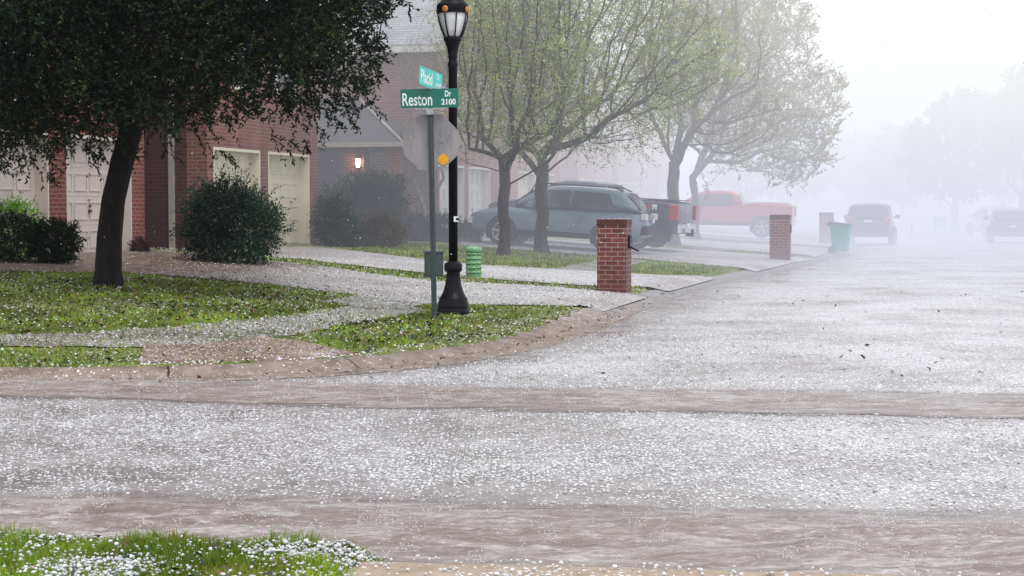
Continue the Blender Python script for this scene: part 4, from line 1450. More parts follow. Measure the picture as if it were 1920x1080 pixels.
shrub('garden_shrub', at(690, 40.6), [(0.0, 0, 0.85, 0.85, 0.7, 0.82), (-0.75, -0.2, 0.62, 0.6, 0.7, 0.66), (0.3, 0.1, 1.08, 0.55, 0.6, 0.55)], 2600, 'large blue-green shrub mass below the lit porch lamp', 'leaf_bush', 0.075, 0.032, 10, 0.26, seed=7)
shrub('garden_shrub', at(625, 37.2), [(0, 0, 0.5, 0.42, 0.5, 0.55), (0.2, 0, 0.3, 0.4, 0.4, 0.4)], 1100, 'grey-green shrub beside the right brick pier of the cream garage', 'leaf_bush', 0.065, 0.028, 9, 0.2, seed=8, wisps=12)
shrub('garden_shrub', at(712, 38.0), [(0, 0, 0.33, 0.55, 0.5, 0.36)], 1300, 'low brownish rounded shrub in front of the blue-green shrub mass', 'leaf_brown', 0.055, 0.025, 9, 0.15, seed=9)
shrub('clipped_hedge', at(800, 42.0), [(-0.2, 0, 0.32, 0.5, 0.45, 0.36), (0.4, 0, 0.32, 0.5, 0.45, 0.36)], 1500, 'low dark hedge at the foot of the rose brick wall behind the sign pole', 'leaf_bush', 0.065, 0.03, 9, 0.15, seed=10)
shrub('clipped_hedge', at(884, 43.5), [(0, 0, 0.27, 0.30, 0.3, 0.30)], 600, 'small round wine-brown bush near the nose of the steel-blue car', 'leaf_wine', 0.055, 0.025, 8, 0.12, seed=11)
shrub('clipped_hedge', at(262, 30.8), [(0, 0, 0.10, 0.14, 0.14, 0.14)], 220, 'tiny reddish plant at the foot of the brick pier right of the oak trunk', 'leaf_wine', 0.045, 0.02, 7, 0.08, seed=12)


# ------------------------------------------------------------------ houses
GZ = {}


def garage_door(x0, w, h, mat, parent, y=0.25):
    """four rows of raised panels; face looks to -Y"""
    mb = MB()
    mb.box(x0, x0 + w, y, y + 0.06, 0.0, h)
    rows, cols = 4, 4
    rh = h / rows
    for r in range(rows):
        mb.box(x0, x0 + w, y - 0.006, y, r * rh + 0.006, r * rh + rh - 0.006)        # section with a gap between
        for c in range(cols):
            a = x0 + 0.10 + c * (w - 0.16) / cols; b = a + (w - 0.16) / cols - 0.08
            z0, z1 = r * rh + 0.10, r * rh + rh - 0.10
            # sunk frame lines drawn as a proud bead round each panel
            for (p, q, s, t) in ((a, b, z0, z0 + 0.022), (a, b, z1 - 0.022, z1), (a, a + 0.022, z0 + 0.022, z1 - 0.022), (b - 0.022, b, z0 + 0.022, z1 - 0.022)):
                mb.box(p, q, y - 0.022, y - 0.006, s, t)
    d = mb.build('garage_door', mat, parent)
    hb = MB()
    cx = x0 + w / 2
    hb.box(cx - 0.05, cx + 0.05, y - 0.045, y - 0.022, h * 0.36, h * 0.385)
    hb.lathe([(0.028, -0.02), (0.028, 0.0)], 10, (cx, y - 0.03, h * 0.42), axis=1)
    hb.build('handle', M['dark_iron'], d)
    lk = MB(); lk.lathe([(0.026, -0.026), (0.022, -0.001)], 10, (cx - 0.01, y - 0.022, h * 0.475), axis=1)
    lk.build('lock', M['chrome'], d)
    return d


def window(x0, x1, z0, z1, y, parent, face=-1):
    mb = MB()
    for (a, b, c, d) in ((x0, x1, z0, z0 + 0.07), (x0, x1, z1 - 0.07, z1), (x0, x0 + 0.07, z0 + 0.07, z1 - 0.07), (x1 - 0.07, x1, z0 + 0.07, z1 - 0.07), ((x0 + x1) / 2 - 0.025, (x0 + x1) / 2 + 0.025, z0 + 0.07, z1 - 0.07), (x0 + 0.07, x1 - 0.07, (z0 + z1) / 2 - 0.025, (z0 + z1) / 2 + 0.025)):
        mb.box(a, b, y - 0.04, y + 0.02, c, d)
    w = mb.build('window', M['trim_white'], parent)
    g = MB(); g.box(x0 + 0.02, x1 - 0.02, y - 0.012, y + 0.004, z0 + 0.02, z1 - 0.02)
    g.build('pane', M['glass_win'], w)
    return w


def house(u0, v0, zb, label, brick='brick_house', front=None, door='door_cream', trim='trim_white', width=7.0, h=5.45, doors=((0.25, 2.4), (3.1, 2.4)), pitch=0.62, depth=13.0, gw=6.05, jamb='door_cream', door_h=2.13, lower_roof=False):
    x, y = W(u0, v0)
    root = empty('brick_house', (x, y, zb), ANG, label, 'house', 'brick houses along the left side of the street')
    fb = M[front or brick]
    w = MB()
    # front wall with two garage openings, built of piers and lintels that butt
    xs = [0.0]
    for (a, ww) in doors: xs += [a, a + ww]
    xs.append(width)
    for i in range(0, len(xs), 2):
        w.box(xs[i], xs[i + 1], 0.0, 0.45, -0.4, door_h)
    w.box(0.0, width, 0.0, 0.45, door_h, h)
    w.build('front_wall', fb, root)
    s = MB()
    s.box(0.0, 0.3, 0.45, depth, -0.4, h)
    s.box(width - 0.3, width, 0.45, depth, -0.4, h)
    s.box(0.3, width - 0.3, depth - 0.3, depth, -0.4, h)
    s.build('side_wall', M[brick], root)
    # gable
    ap = h + pitch * width / 2
    g = MB()
    g.prism([(0.0, h), (width, h), (width / 2, ap)], 1, 0.02, 0.3)
    g.build('gable', fb, root)
    # roof: two slabs with overhang
    r = MB()
    ov = 0.35; th = 0.14
    for sgn in (0, 1):
        e = (-ov, h - pitch * ov + 0.05) if sgn == 0 else (width + ov, h - pitch * ov + 0.05)
        top = (width / 2, ap + 0.05)
        pts = [e, top, (top[0], top[1] + th), (e[0], e[1] + th)]
        if sgn: pts = pts[::-1]
        r.prism(pts, 1, -0.35, depth + 0.3)
    r.build('roof', M['shingles'], root)
    f = MB()
    for sgn in (0, 1):
        e = (-ov, h - pitch * ov - 0.10) if sgn == 0 else (width + ov, h - pitch * ov - 0.10)
        top = (width / 2, ap - 0.10)
        pts = [e, top, (top[0], top[1] + 0.16), (e[0], e[1] + 0.16)]
        if sgn: pts = pts[::-1]
        f.prism(pts, 1, -0.40, -0.352)
    f.build('barge_board', M[trim], root)
    f = MB()
    for xx in (-ov - 0.06, width + ov - 0.002):
        f.box(xx, xx + 0.062, -0.34, depth + 0.3, h - pitch * ov - 0.02, h - pitch * ov + 0.14)
    f.build('gutter', M[trim], root)
    # doors, jambs and head trim
    for (a, ww) in doors:
        garage_door(a + 0.04, ww - 0.08, door_h - 0.03, M[door], root, 0.24)
    j = MB()
    for (a, ww) in doors:
        j.box(a, a + 0.04, -0.012, 0.30, 0, door_h - 0.03); j.box(a + ww - 0.04, a + ww, -0.012, 0.30, 0, door_h - 0.03)
        j.box(a, a + ww, -0.012, 0.30, door_h - 0.03, door_h + 0.03)
    j.build('door_frame', M[jamb], root)
    # upper windows
    window(1.2, 2.4, 3.4, 4.8, -0.004, root)
    window(width - 2.6, width - 1.4, 3.4, 4.8, -0.004, root)
    if lower_roof:
        # soldier course above the openings
        sc = MB(); sc.box(0.0, width, -0.03, -0.001, door_h + 0.25, door_h + 0.42); sc.build('brick_band', fb, root)
    return root


h1 = house(-10.75, -0.7, 0.70, 'red brick house at the left edge with grey-beige garage doors behind the oak trunk', brick='brick_red', door='door_grey', jamb='door_grey', width=6.3, doors=((0.35, 2.4), (3.35, 2.4)), door_h=2.13)
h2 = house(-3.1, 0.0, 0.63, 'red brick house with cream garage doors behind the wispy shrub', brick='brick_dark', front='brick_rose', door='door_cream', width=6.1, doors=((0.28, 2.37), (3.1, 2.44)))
h3 = house(9.5, 1.0, 0.60, 'two-storey rose brick house with porch and grey shingle roof behind the street name signs', brick='brick_rose', door='door_white', jamb='trim_white', width=7.2, doors=((0.15, 2.44), (3.05, 2.44)))
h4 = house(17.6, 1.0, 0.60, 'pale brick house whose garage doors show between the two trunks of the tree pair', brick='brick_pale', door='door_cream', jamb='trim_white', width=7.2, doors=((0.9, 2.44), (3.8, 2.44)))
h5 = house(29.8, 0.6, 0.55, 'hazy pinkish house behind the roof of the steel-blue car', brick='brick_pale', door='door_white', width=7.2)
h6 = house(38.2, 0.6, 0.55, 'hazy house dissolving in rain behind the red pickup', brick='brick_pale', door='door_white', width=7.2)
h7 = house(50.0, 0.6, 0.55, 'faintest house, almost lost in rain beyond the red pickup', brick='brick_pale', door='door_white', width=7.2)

# downspout on the side wall of the second house (its left wall faces the viewer)
mb = MB()
mb.box(-0.075, -0.004, 0.72, 0.83, 0.05, 5.3)
mb.box(-0.16, -0.004, 0.71, 0.84, 0.0, 0.06)
mb.build('downspout', M['trim_taupe'], h2)
# porch of the third house, in front of its left wall (local x<0)
pr = MB()
ez = 2.62
x0, x1, y0, y1 = -3.1, -0.002, 0.0, 5.6
# hip roof leaning on the wall
top_z = ez + 1.35
pr.add([(x0, y0, ez), (x0, y1, ez), (x1, y0, ez), (x1, y1, ez), (x1, y0 + 2.3, top_z), (x1, y1, top_z), (x0, y0, ez - 0.16), (x0, y1, ez - 0.16), (x1, y0, ez - 0.16), (x1, y1, ez - 0.16)],
       [(0, 4, 5, 1), (0, 2, 4), (6, 7, 9, 8), (0, 1, 7, 6), (2, 0, 6, 8), (1, 5, 3), (1, 3, 9, 7), (2, 8, 9, 3, 5, 4)])
pr.build('porch_roof', M['shingles_dark'], h3)
pf = MB()
pf.box(x0 - 0.04, x0 - 0.003, y0 - 0.04, y1, ez - 0.10, ez + 0.02)
pf.box(x0 - 0.003, x1, y0 - 0.04, y0 - 0.003, ez - 0.17, ez + 0.03)
pf.tube([(x0, y0, ez + 0.03), (x1 - 0.01, y0 + 2.3, top_z + 0.03)], 0.05, 4)
pf.build('porch_trim', M['trim_taupe'], h3)
pc = MB()
pc.box(x0 + 0.08, x0 + 0.5, 1.08, 1.62, -0.4, ez - 0.162)
pc.build('porch_column', M['brick_house'], h3)
pc = MB()
pc.box(x0 + 0.08, x0 + 0.4, 0.10, 0.42, -0.4, ez - 0.162)
pc.build('porch_column', M['brick_rose'], h3)
pw = MB()
pw.box(x0 + 0.9, -0.004, y1 - 0.3, y1 + 0.1, -0.4, ez - 0.164)
pw.box(-0.9, -0.004, 2.8, y1 - 0.3, -0.4, ez - 0.164)
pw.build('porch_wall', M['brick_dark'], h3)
pd = MB()
pd.box(-0.96, -0.902, 3.3, 4.25, 0.05, 2.1)
pd_o = pd.build('front_door', M['door_front'], h3)
hb = MB(); hb.lathe([(0.03, -0.05), (0.03, 0.0)], 10, (-0.98, 3.4, 1.0), axis=0); hb.build('handle', M['chrome'], pd_o)


def wall_lamp(parent, x, y, z, lit):
    mb = MB()
    mb.box(x - 0.10, x, y - 0.03, y + 0.03, z + 0.16, z + 0.19)
    mb.lathe([(0.02, 0.19), (0.09, 0.14), (0.095, 0.13)], 10, (x - 0.12, y, z))
    mb.lathe([(0.06, -0.15), (0.065, -0.13)], 10, (x - 0.12, y, z))
    mb.box(x - 0.03, x, y - 0.03, y + 0.03, z - 0.15, z + 0.16); mb.box(x - 0.10, x - 0.03, y - 0.02, y + 0.02, z - 0.15, z - 0.135)
    l = mb.build('wall_lamp', M['dark_iron'], parent)
    m_, nt_ = new_mat('lamp_glass_lit' if lit else 'lamp_glass'); t_ = NT(nt_)
    if lit:
        t_.bsdf((0.9, 0.85, 0.75), 0.3, 0, None, 0.5, Emission_Color=(1.0, 0.86, 0.66, 1), Emission_Strength=14.0)
    else:
        t_.bsdf((0.75, 0.75, 0.75), 0.3)
    gl = MB(); gl.lathe([(0.04, -0.10), (0.055, 0.0), (0.06, 0.11)], 12, (x - 0.12, y, z)); gl.build('lamp_glass', m_, l)


wall_lamp(h3, x0 + 0.08, 1.20, 2.10, True)
wall_lamp(h3, -0.002, 0.75, 2.30, False)
lx, ly = W(9.5 + x0 - 0.25, 1.0 - 1.2)
pl = bpy.data.lights.new('porch_light', 'POINT'); pl.energy = 1.5; pl.color = (1.0, 0.82, 0.6); pl.shadow_soft_size = 0.08
plo = bpy.data.objects.new('porch_light', pl); link(plo); plo.location = (lx, ly, 2.75)


# ------------------------------------------------------------------ street furniture
def text_mesh(name, s, size, width_scale, mat, parent, loc, rot, bold=0.0, align='LEFT'):
    cu = bpy.data.curves.new(name, 'FONT')
    cu.body = s; cu.size = size; cu.align_x = align; cu.align_y = 'BOTTOM_BASELINE'
    cu.offset = bold; cu.resolution_u = 4
    tmp = bpy.data.objects.new('tmp', cu); COL.objects.link(tmp)
    dg = bpy.context.evaluated_depsgraph_get()
    me = bpy.data.meshes.new_from_object(tmp.evaluated_get(dg))
    bpy.data.objects.remove(tmp); bpy.data.curves.remove(cu)
    for v in me.vertices: v.co.x *= width_scale
    me.materials.clear()
    o = obj(name, me, mat, parent)
    o.location = loc; o.rotation_euler = rot
    return o


FACE = (math.pi / 2, 0, 0)      # text upright, read from -Y

# lamp post ------------------------------------------------------------
_p = hit(850, 591); LP = (_p[0], _p[1], float(land_z(*_p)[0]))
DL = LP[1]
lp = empty('street_lamp', (LP[0], LP[1], LP[2] - 0.02), 0, 'tall black cast-iron street lamp with fluted bell base and frosted lantern behind the sign pole', 'street lamp')
mb = MB(); mb.bevbox(-0.25, 0.25, -0.23, 0.23, -0.1, 0.03, 0.02); mb.build('concrete_pad', M['concrete_pad'], lp)
k = DL / F
prof = [(31, 0), (31, 4), (30.5, 9), (29, 12), (29.5, 14), (29.5, 18), (28, 20), (28.5, 23), (27, 25), (27, 28), (26, 31), (22, 36), (18.5, 44), (15.5, 54), (13.5, 66), (12.5, 78), (13, 79), (16.5, 82), (17, 86), (17, 94), (15.5, 96), (12, 98), (9.5, 100)]
fl = [0.0] * 11 + [0.012] * 5 + [0.0] * 7
mb = MB(); mb.lathe([(r * k, z * k + 0.03) for r, z in prof], 64, flute=fl); mb.build('base', M['black_metal'], lp)
mb = MB(); mb.lathe([(8.6 * k, 99 * k + 0.03), (8.3 * k, 465 * k), (9.6 * k, 468 * k), (9.6 * k, 473 * k), (8 * k, 476 * k), (7.6 * k, 482 * k), (9.4 * k, 485 * k), (8.4 * k, 487 * k), (10.5 * k, 500 * k), (14.5 * k, 513 * k), (17 * k, 515 * k), (17.5 * k, 519 * k), (14.5 * k, 522 * k)], 32)
mb.build('shaft', M['black_metal'], lp)
g0 = 521
mb = MB(); mb.lathe([(13.5 * k, g0 * k), (18 * k, (g0 + 14) * k), (23.5 * k, (g0 + 30) * k), (26 * k, (g0 + 46) * k)], 32); mb.build('lantern_glass', M['frost'], lp)
for i in range(8):
    a = 2 * math.pi * (i + 0.35) / 8
    mb = MB()
    pts = [(r * k * math.cos(a), r * k * math.sin(a), (g0 + z) * k) for r, z in ((15, -1), (21, 12), (26, 28), (28.5, 40), (28.5, 47))]
    mb.tube(pts, 0.0095, 6); mb.build('lantern_rib', M['black_metal'], lp)
mb = MB(); mb.lathe([(28 * k, (g0 + 44) * k), (29.5 * k, (g0 + 45) * k), (30 * k, (g0 + 58) * k), (29 * k, (g0 + 61) * k), (23 * k, (g0 + 66) * k), (22 * k, (g0 + 69) * k), (20 * k, (g0 + 70) * k), (17 * k, (g0 + 76) * k), (11 * k, (g0 + 83) * k), (10 * k, (g0 + 86) * k), (5 * k, (g0 + 93) * k), (3 * k, (g0 + 103) * k), (0.5 * k, (g0 + 106) * k)], 32)
mb.build('lantern_cap', M['black_metal'], lp)
for i in range(4):
    a = -math.pi / 2 - 0.45 + i * math.pi / 2
    mb = MB(); mb.lathe([(6.0 * k, 28.5 * k), (6.0 * k, 31 * k), (4.6 * k, 33 * k)], 14, (0, 0, 0), axis=0)
    o = mb.build('amber_reflector', M['amber'], lp); o.location = (0, 0, (g0 + 50) * k); o.rotation_euler = (0, 0, a)
# small sticker on the shaft
mb = MB(); mb.box(-0.012, 0.05, -0.004, 0.0, -0.035, 0.035)
st = mb.build('sticker', M['sign_white'], lp); st.location = (0.022, -8.7 * k - 0.001, 183 * k)
mb = MB(); mb.box(0.018, 0.05, -0.007, -0.0045, -0.016, 0.016); mb.build('sticker_mark', M['black_metal'], st)

# sign post ------------------------------------------------------------
_p = hit(814.5, 598); PP = (_p[0], _p[1], float(land_z(*_p)[0]))
DP = PP[1]
sp = empty('sign_post', (PP[0], PP[1], PP[2]), 0, 'thin green perforated steel post carrying the street name signs in front of the lamp', 'sign post')
sp.rotation_euler = (0, R(-0.95), 0)
HP = 409 * DP / F
mb = MB()
mb.prism([(-0.033, 0.0), (-0.033, 0.012), (-0.018, 0.012), (-0.014, -0.022), (0.014, -0.022), (0.018, 0.012), (0.033, 0.012), (0.033, 0.0), (0.022, 0.0), (0.018, -0.030), (-0.018, -0.030), (-0.022, 0.0)], 2, -0.3, HP)
mb.build('channel', M['pole_green'], sp)
mb = MB()
for i in range(int((HP - 0.2) / 0.0262)):
    z = 0.10 + i * 0.0262
    mb.prism([(0.0075 * math.cos(a), 0.0075 * math.sin(a) + z) for a in np.linspace(0, 2 * math.pi, 8, endpoint=False)], 1, -0.0335, -0.0295)
ph = mb.build('bolt_holes', M['hole_dark'], sp); ph['kind'] = 'stuff'

# the signs hang on the post: separate things
k2 = (DP - 0.04) / F
zc = lambda py: 1.55 + (389 - py) * k2 * 1.0
xc_ = lambda px: (px - 960) * k2
# stop sign seen from behind
ss = empty('stop_sign', (xc_(808), DP + 0.05, zc(267)), 0, 'bare grey streaked metal back of an octagonal stop sign with an orange dot', 'traffic sign')
Rr = 56.3 * k2
octp = [(Rr * math.cos(R(22.5 + 45 * i)), Rr * math.sin(R(22.5 + 45 * i))) for i in range(8)]
mb = MB(); mb.prism(octp, 1, 0.0, 0.004); mb.build('panel', M['sign_back'], ss)
m_red = simple('stop_red', (0.5, 0.02, 0.03), 0.4)
mb = MB(); mb.prism([(p[0] * 0.97, p[1] * 0.97) for p in octp], 1, 0.0045, 0.006); mb.build('red_face', m_red, ss)
mb = MB()
pts = []
for i in range(14):
    a = 2 * math.pi * i / 14; r = 10.2 * k2 * (1 + 0.07 * math.cos(a * 4 + 0.4))
    pts.append((r * math.cos(a), r * math.sin(a)))
mb.prism(pts, 1, -0.004, -0.001); o = mb.build('orange_dot', M['orange_sticker'], ss); o.location = (23 * k2, 0, -32 * k2)
mb = MB()
for z in (-0.25, 0.25):
    mb.lathe([(0.014, -0.012), (0.012, -0.001)], 8, (0, 0, z), axis=1)
mb.build('bolts', M['galv'], ss)

# street name blade facing the viewer
sg = empty('street_name_sign', (xc_(806), DP - 0.04, zc(185.5)), 0, 'green street name sign reading Reston Dr 2100 facing the viewer', 'street sign')
bw, bh = 54 * k2, 17.5 * k2
mb = MB(); mb.bevbox(-bw, bw, -0.004, 0.004, -bh, bh, 0.002); mb.build('blade', M['sign_green'], sg)
sg.rotation_euler = (0, R(-1.0), 0)
def fit_text(body, x0, x1, z0, capz, parent, mat, bold):
    o = text_mesh('lettering', body, 1.0, 1.0, mat, parent, (0, 0, 0), FACE, bold=bold)
    vs = np.array([v.co[:] for v in o.data.vertices])
    mn, mx = vs.min(0), vs.max(0)
    # baseline at 0; scale so glyph top meets capz
    sy = capz / mx[1]; sx_ = (x1 - x0) / (mx[0] - mn[0])
    for v in o.data.vertices:
        v.co.x = (v.co.x - mn[0]) * sx_; v.co.y *= sy
    o.location = (x0, -0.0055, z0)
    return o
px2 = lambda px: (px - 806) * k2
pz2 = lambda py: (185.5 - py) * k2
fit_text('Reston', px2(755.5), px2(811), pz2(198.5), 23 * k2, sg, M['sign_white'], 0.012)
fit_text('Dr', px2(835), px2(846.5), pz2(182.5), 11 * k2, sg, M['sign_white'], 0.025)
fit_text('2100', px2(828), px2(855), pz2(197.5), 10.5 * k2, sg, M['sign_white'], 0.025)
# clamp that holds the two blades
cl = MB()
cl.bevbox(-0.18, 0.18, -0.012, 0.016, -0.138, -0.121, 0.004)
cl.bevbox(-0.16, 0.20, -0.010, 0.014, 0.121, 0.135, 0.004)
cl.bevbox(-0.045, 0.045, -0.02, 0.02, -0.20, -0.138, 0.006)
cl.build('bracket', M['galv'], sg)
# crossing blade above
s2 = empty('street_name_sign', (xc_(808.5), DP - 0.04, zc(150.0)), 0, 'bright teal street name sign seen at a steep angle above the Reston sign', 'street sign')
s2.rotation_euler = (0, R(4.0), R(71.5))
mb = MB(); mb.bevbox(-0.375, 0.375, -0.004, 0.004, -0.113, 0.113, 0.002); mb.build('blade', M['sign_green_bright'], s2)
fit_text('Placid', -0.34, 0.04, -0.075, 0.155, s2, M['sign_white'], 0.02)
fit_text('Dr', 0.19, 0.28, 0.02, 0.07, s2, M['sign_white'], 0.025)
fit_text('100', 0.16, 0.34, -0.085, 0.07, s2, M['sign_white'], 0.025)
mb = MB(); mb.bevbox(-0.14, 0.14, -0.014, 0.014, -0.13, -0.114, 0.004); mb.build('bracket', M['galv'], s2)

# utility boxes -----------------------------------------------------------
ub = empty('utility_box', on_ground(813.5, 521), R(4), 'squat dark green utility cabinet on the grass strip behind the sign post', 'utility box')
mb = MB(); mb.bevbox(-0.165, 0.165, -0.15, 0.15, -0.1, 0.44, 0.012); mb.build('cabinet', M['box_green'], ub)
mb = MB(); mb.bevbox(-0.185, 0.185, -0.17, 0.17, 0.44, 0.475, 0.012); mb.build('lid', M['box_green'], ub)
mb = MB(); mb.box(-0.13, 0.13, -0.157, -0.1505, 0.05, 0.40); mb.build('door_panel', M['box_green'], ub)
pe = empty('cable_pedestal', on_ground(888, 521), R(6), 'light green louvred cable pedestal on the grass strip right of the lamp base', 'utility box')
mb = MB(); mb.lathe([(0.135, -0.1), (0.135, 0.50)], 28); mb.build('post_body', M['pedestal_green'], pe)
mb = MB(); mb.lathe([(0.152, 0.46), (0.152, 0.53), (0.135, 0.553), (0.02, 0.56)], 28); mb.build('cap', M['pedestal_green'], pe)
mb = MB()
for r_ in range(5):
    for c_ in range(5):
        a = -math.pi / 2 + (c_ - 2) * 0.62
        z = 0.09 + r_ * 0.082
        p = [(0.136, -0.035, z), (0.136, 0.035, z), (0.158, 0.035, z + 0.012), (0.158, -0.035, z + 0.012), (0.136, -0.035, z + 0.035), (0.136, 0.035, z + 0.035)]
        ca, sa = math.cos(a), math.sin(a)
        q = [(x * ca - y * sa, x * sa + y * ca, zz) for x, y, zz in p]
        mb.add(q, [(0, 3, 2, 1), (3, 4, 5, 2), (0, 4, 3), (1, 2, 5)])
lv = mb.build('louvres', M['pedestal_green'], pe)
mb = MB()
for r_ in range(5):
    for c_ in range(5):
        a = -math.pi / 2 + (c_ - 2) * 0.62
        z = 0.072 + r_ * 0.082
        p = [(0.1365, -0.033, z), (0.1365, 0.033, z), (0.1365, 0.033, z + 0.02), (0.1365, -0.033, z + 0.02)]
        ca, sa = math.cos(a), math.sin(a)
        mb.add([(x * ca - y * sa, x * sa + y * ca, zz) for x, y, zz in p], [(0, 1, 2, 3)])
mb.build('slots', M['pedestal_dark'], lv)

# brick mailbox pillars ----------------------------------------------------
def pillar(px, D, z, label, w=0.50, h=1.25, box_open=True):
    p = at(px, D, z)
    r = empty('mailbox_pillar', p, ANG - math.pi / 2, label, 'mailbox pillar', 'brick mailbox pillars along the kerb')
    mb = MB()
    mb.box(-w / 2, w / 2, -w / 2, w / 2, -0.3, h - 0.10)
    mb.build('pillar', M['brick_pillar'], r)
    mb = MB()
    mb.bevbox(-w / 2 - 0.008, w / 2 + 0.008, -w / 2 - 0.008, w / 2 + 0.008, h - 0.10, h, 0.012)
    mb.build('cap_course', M['brick_dark'], r)
    mb = MB()
    mb.bevbox(w / 2 - 0.02, w / 2 + 0.035, -0.10, 0.10, 0.76, 0.98, 0.01)
    b_ = mb.build('mailbox', M['black_metal'], r)
    if box_open:
        mb = MB(); mb.tube([(w / 2 + 0.03, -0.08, 0.78), (w / 2 + 0.19, -0.09, 0.71)], 0.016, 6); mb.build('flag_arm', M['black_metal'], b_)
        mb = MB(); mb.lathe([(0.016, 0.0), (0.016, 0.01)], 10, (w / 2 + 0.036, -0.06, 0.81), axis=0); mb.build('knob', M['chrome'], b_)
    return r


pillar(1152, 27.3, 0.10, 'nearest and tallest red brick mailbox pillar with black box, in front of the steel-blue car')
pillar(1463, 44.3, 0.10, 'grey-brown brick mailbox pillar in front of the red pickup bed', w=0.54, box_open=False)
pillar(1549, 64.3, 0.10, 'pale pink brick mailbox pillar behind the green wheeled bin', w=0.54, box_open=False)

# wheeled bin ---------------------------------------------------------------
def wheelie(loc, rz, label, s=1.0):
    r = empty('wheeled_bin', loc, rz, label, 'bin')
    r.scale = (s, s, s)
    mb = MB()
    b0, b1 = (0.23, 0.24), (0.33, 0.34)
    rings = [(0.05, *b0), (0.10, 0.24, 0.25), (0.86, 0.31, 0.32), (0.87, 0.345, 0.355), (0.94, 0.35, 0.36)]
    v = []
    for (z, a, b) in rings:
        c = 0.05
        v += [(-a + c, -b, z), (a - c, -b, z), (a, -b + c, z), (a, b - c, z), (a - c, b, z), (-a + c, b, z), (-a, b - c, z), (-a, -b + c, z)]
    f = [tuple(range(7, -1, -1)), tuple(range(32, 40))]
    for q in range(4):
        for i in range(8):
            j = (i + 1) % 8; f.append((q * 8 + i, q * 8 + j, q * 8 + 8 + j, q * 8 + 8 + i))
    mb.add(v, f); mb.build('body', M['bin_green'], r)
    mb = MB()
    mb.add([(-0.37, -0.37, 0.945), (0.37, -0.37, 0.945), (0.37, 0.40, 0.955), (-0.37, 0.40, 0.955), (-0.33, -0.30, 0.99), (0.33, -0.30, 0.99), (0.34, 0.36, 1.06), (-0.34, 0.36, 1.06)],
           [(0, 3, 2, 1), (4, 5, 6, 7), (0, 1, 5, 4), (1, 2, 6, 5), (2, 3, 7, 6), (3, 0, 4, 7)])
    mb.build('lid', M['bin_lid'], r)
    mb = MB(); mb.tube([(-0.26, 0.34, 0.93), (-0.26, 0.44, 0.97), (0.26, 0.44, 0.97), (0.26, 0.34, 0.93)], 0.018, 6); mb.build('handle', M['bin_lid'], r)
    for s_ in (-1, 1):
        mb = MB(); mb.lathe([(0.115, 0), (0.125, 0.01), (0.125, 0.05), (0.115, 0.06)], 18, (s_ * 0.29 - 0.03, 0.25, 0.125), axis=0); mb.build('wheel', M['rubber'], r)
    return r


wheelie((*at(1576, 54.5, 0.0)[:2], 0.004), R(68), 'green wheeled bin standing in the gutter left of the dark parked car', 1.0)
wheelie((*at(1762, 96, 0.0)[:2], 0.004), R(20), 'tiny grey-blue bin silhouette far down the misty road', 0.95)


# ------------------------------------------------------------------ vehicles
def interp(st, x):
    """linear interpolation in a station table [(x, ...values)]"""
    xs = [s[0] for s in st]
    return [float(np.interp(x, xs, [s[j] for s in st])) for j in range(1, len(st[0]))]


def loft(rings, closed_ring=True):
    n = len(rings[0]); v = [p for r in rings for p in r]; f = []
    for k in range(len(rings) - 1):
        for i in range(n):
            j = (i + 1) % n
            f.append((k * n + i, k * n + j, (k + 1) * n + j, (k + 1) * n + i))
    f.append(tuple(range(n - 1, -1, -1))); f.append(tuple(range((len(rings) - 1) * n, len(rings) * n)))
    return v, f


def wheel(root, x, y, r, w, side):
    mb = MB()
    mb.lathe([(r * 0.62, -w / 2), (r * 0.9, -w / 2), (r, -w * 0.32), (r, w * 0.32), (r * 0.9, w / 2), (r * 0.62, w / 2)], 28, axis=1)
    t_ = mb.build('wheel', M['rubber'], root)
    t_.location = (x, y, r)
    mb = MB()
    q = side * w * 0.54
    mb.lathe([(r * 0.64, -0.015), (r * 0.64, 0.015)], 24, (0, q * 0.75, 0), axis=1, mi=1)
    for i in range(5):
        a = 2 * math.pi * i / 5 + 0.3
        c, s = math.cos(a), math.sin(a); hw = r * 0.085
        pts = [(c * r * 0.08 - s * hw, s * r * 0.08 + c * hw), (c * r * 0.08 + s * hw, s * r * 0.08 - c * hw), (c * r * 0.6 + s * hw * 1.4, s * r * 0.6 - c * hw * 1.4), (c * r * 0.6 - s * hw * 1.4, s * r * 0.6 + c * hw * 1.4)]
        mb.prism(pts, 1, min(q * 0.85, q * 1.08), max(q * 0.85, q * 1.08))
    mb.lathe([(r * 0.14, -0.02), (r * 0.14, 0.02)], 14, (0, q, 0), axis=1)
    mb.lathe([(r * 0.66, -0.012), (r * 0.66, 0.012), (r * 0.58, 0.012), (r * 0.58, -0.012)], 24, (0, q * 1.0, 0), axis=1)
    mb.build('rim', [M['rim_alloy'], M['plastic_dark']], t_)
    return t_


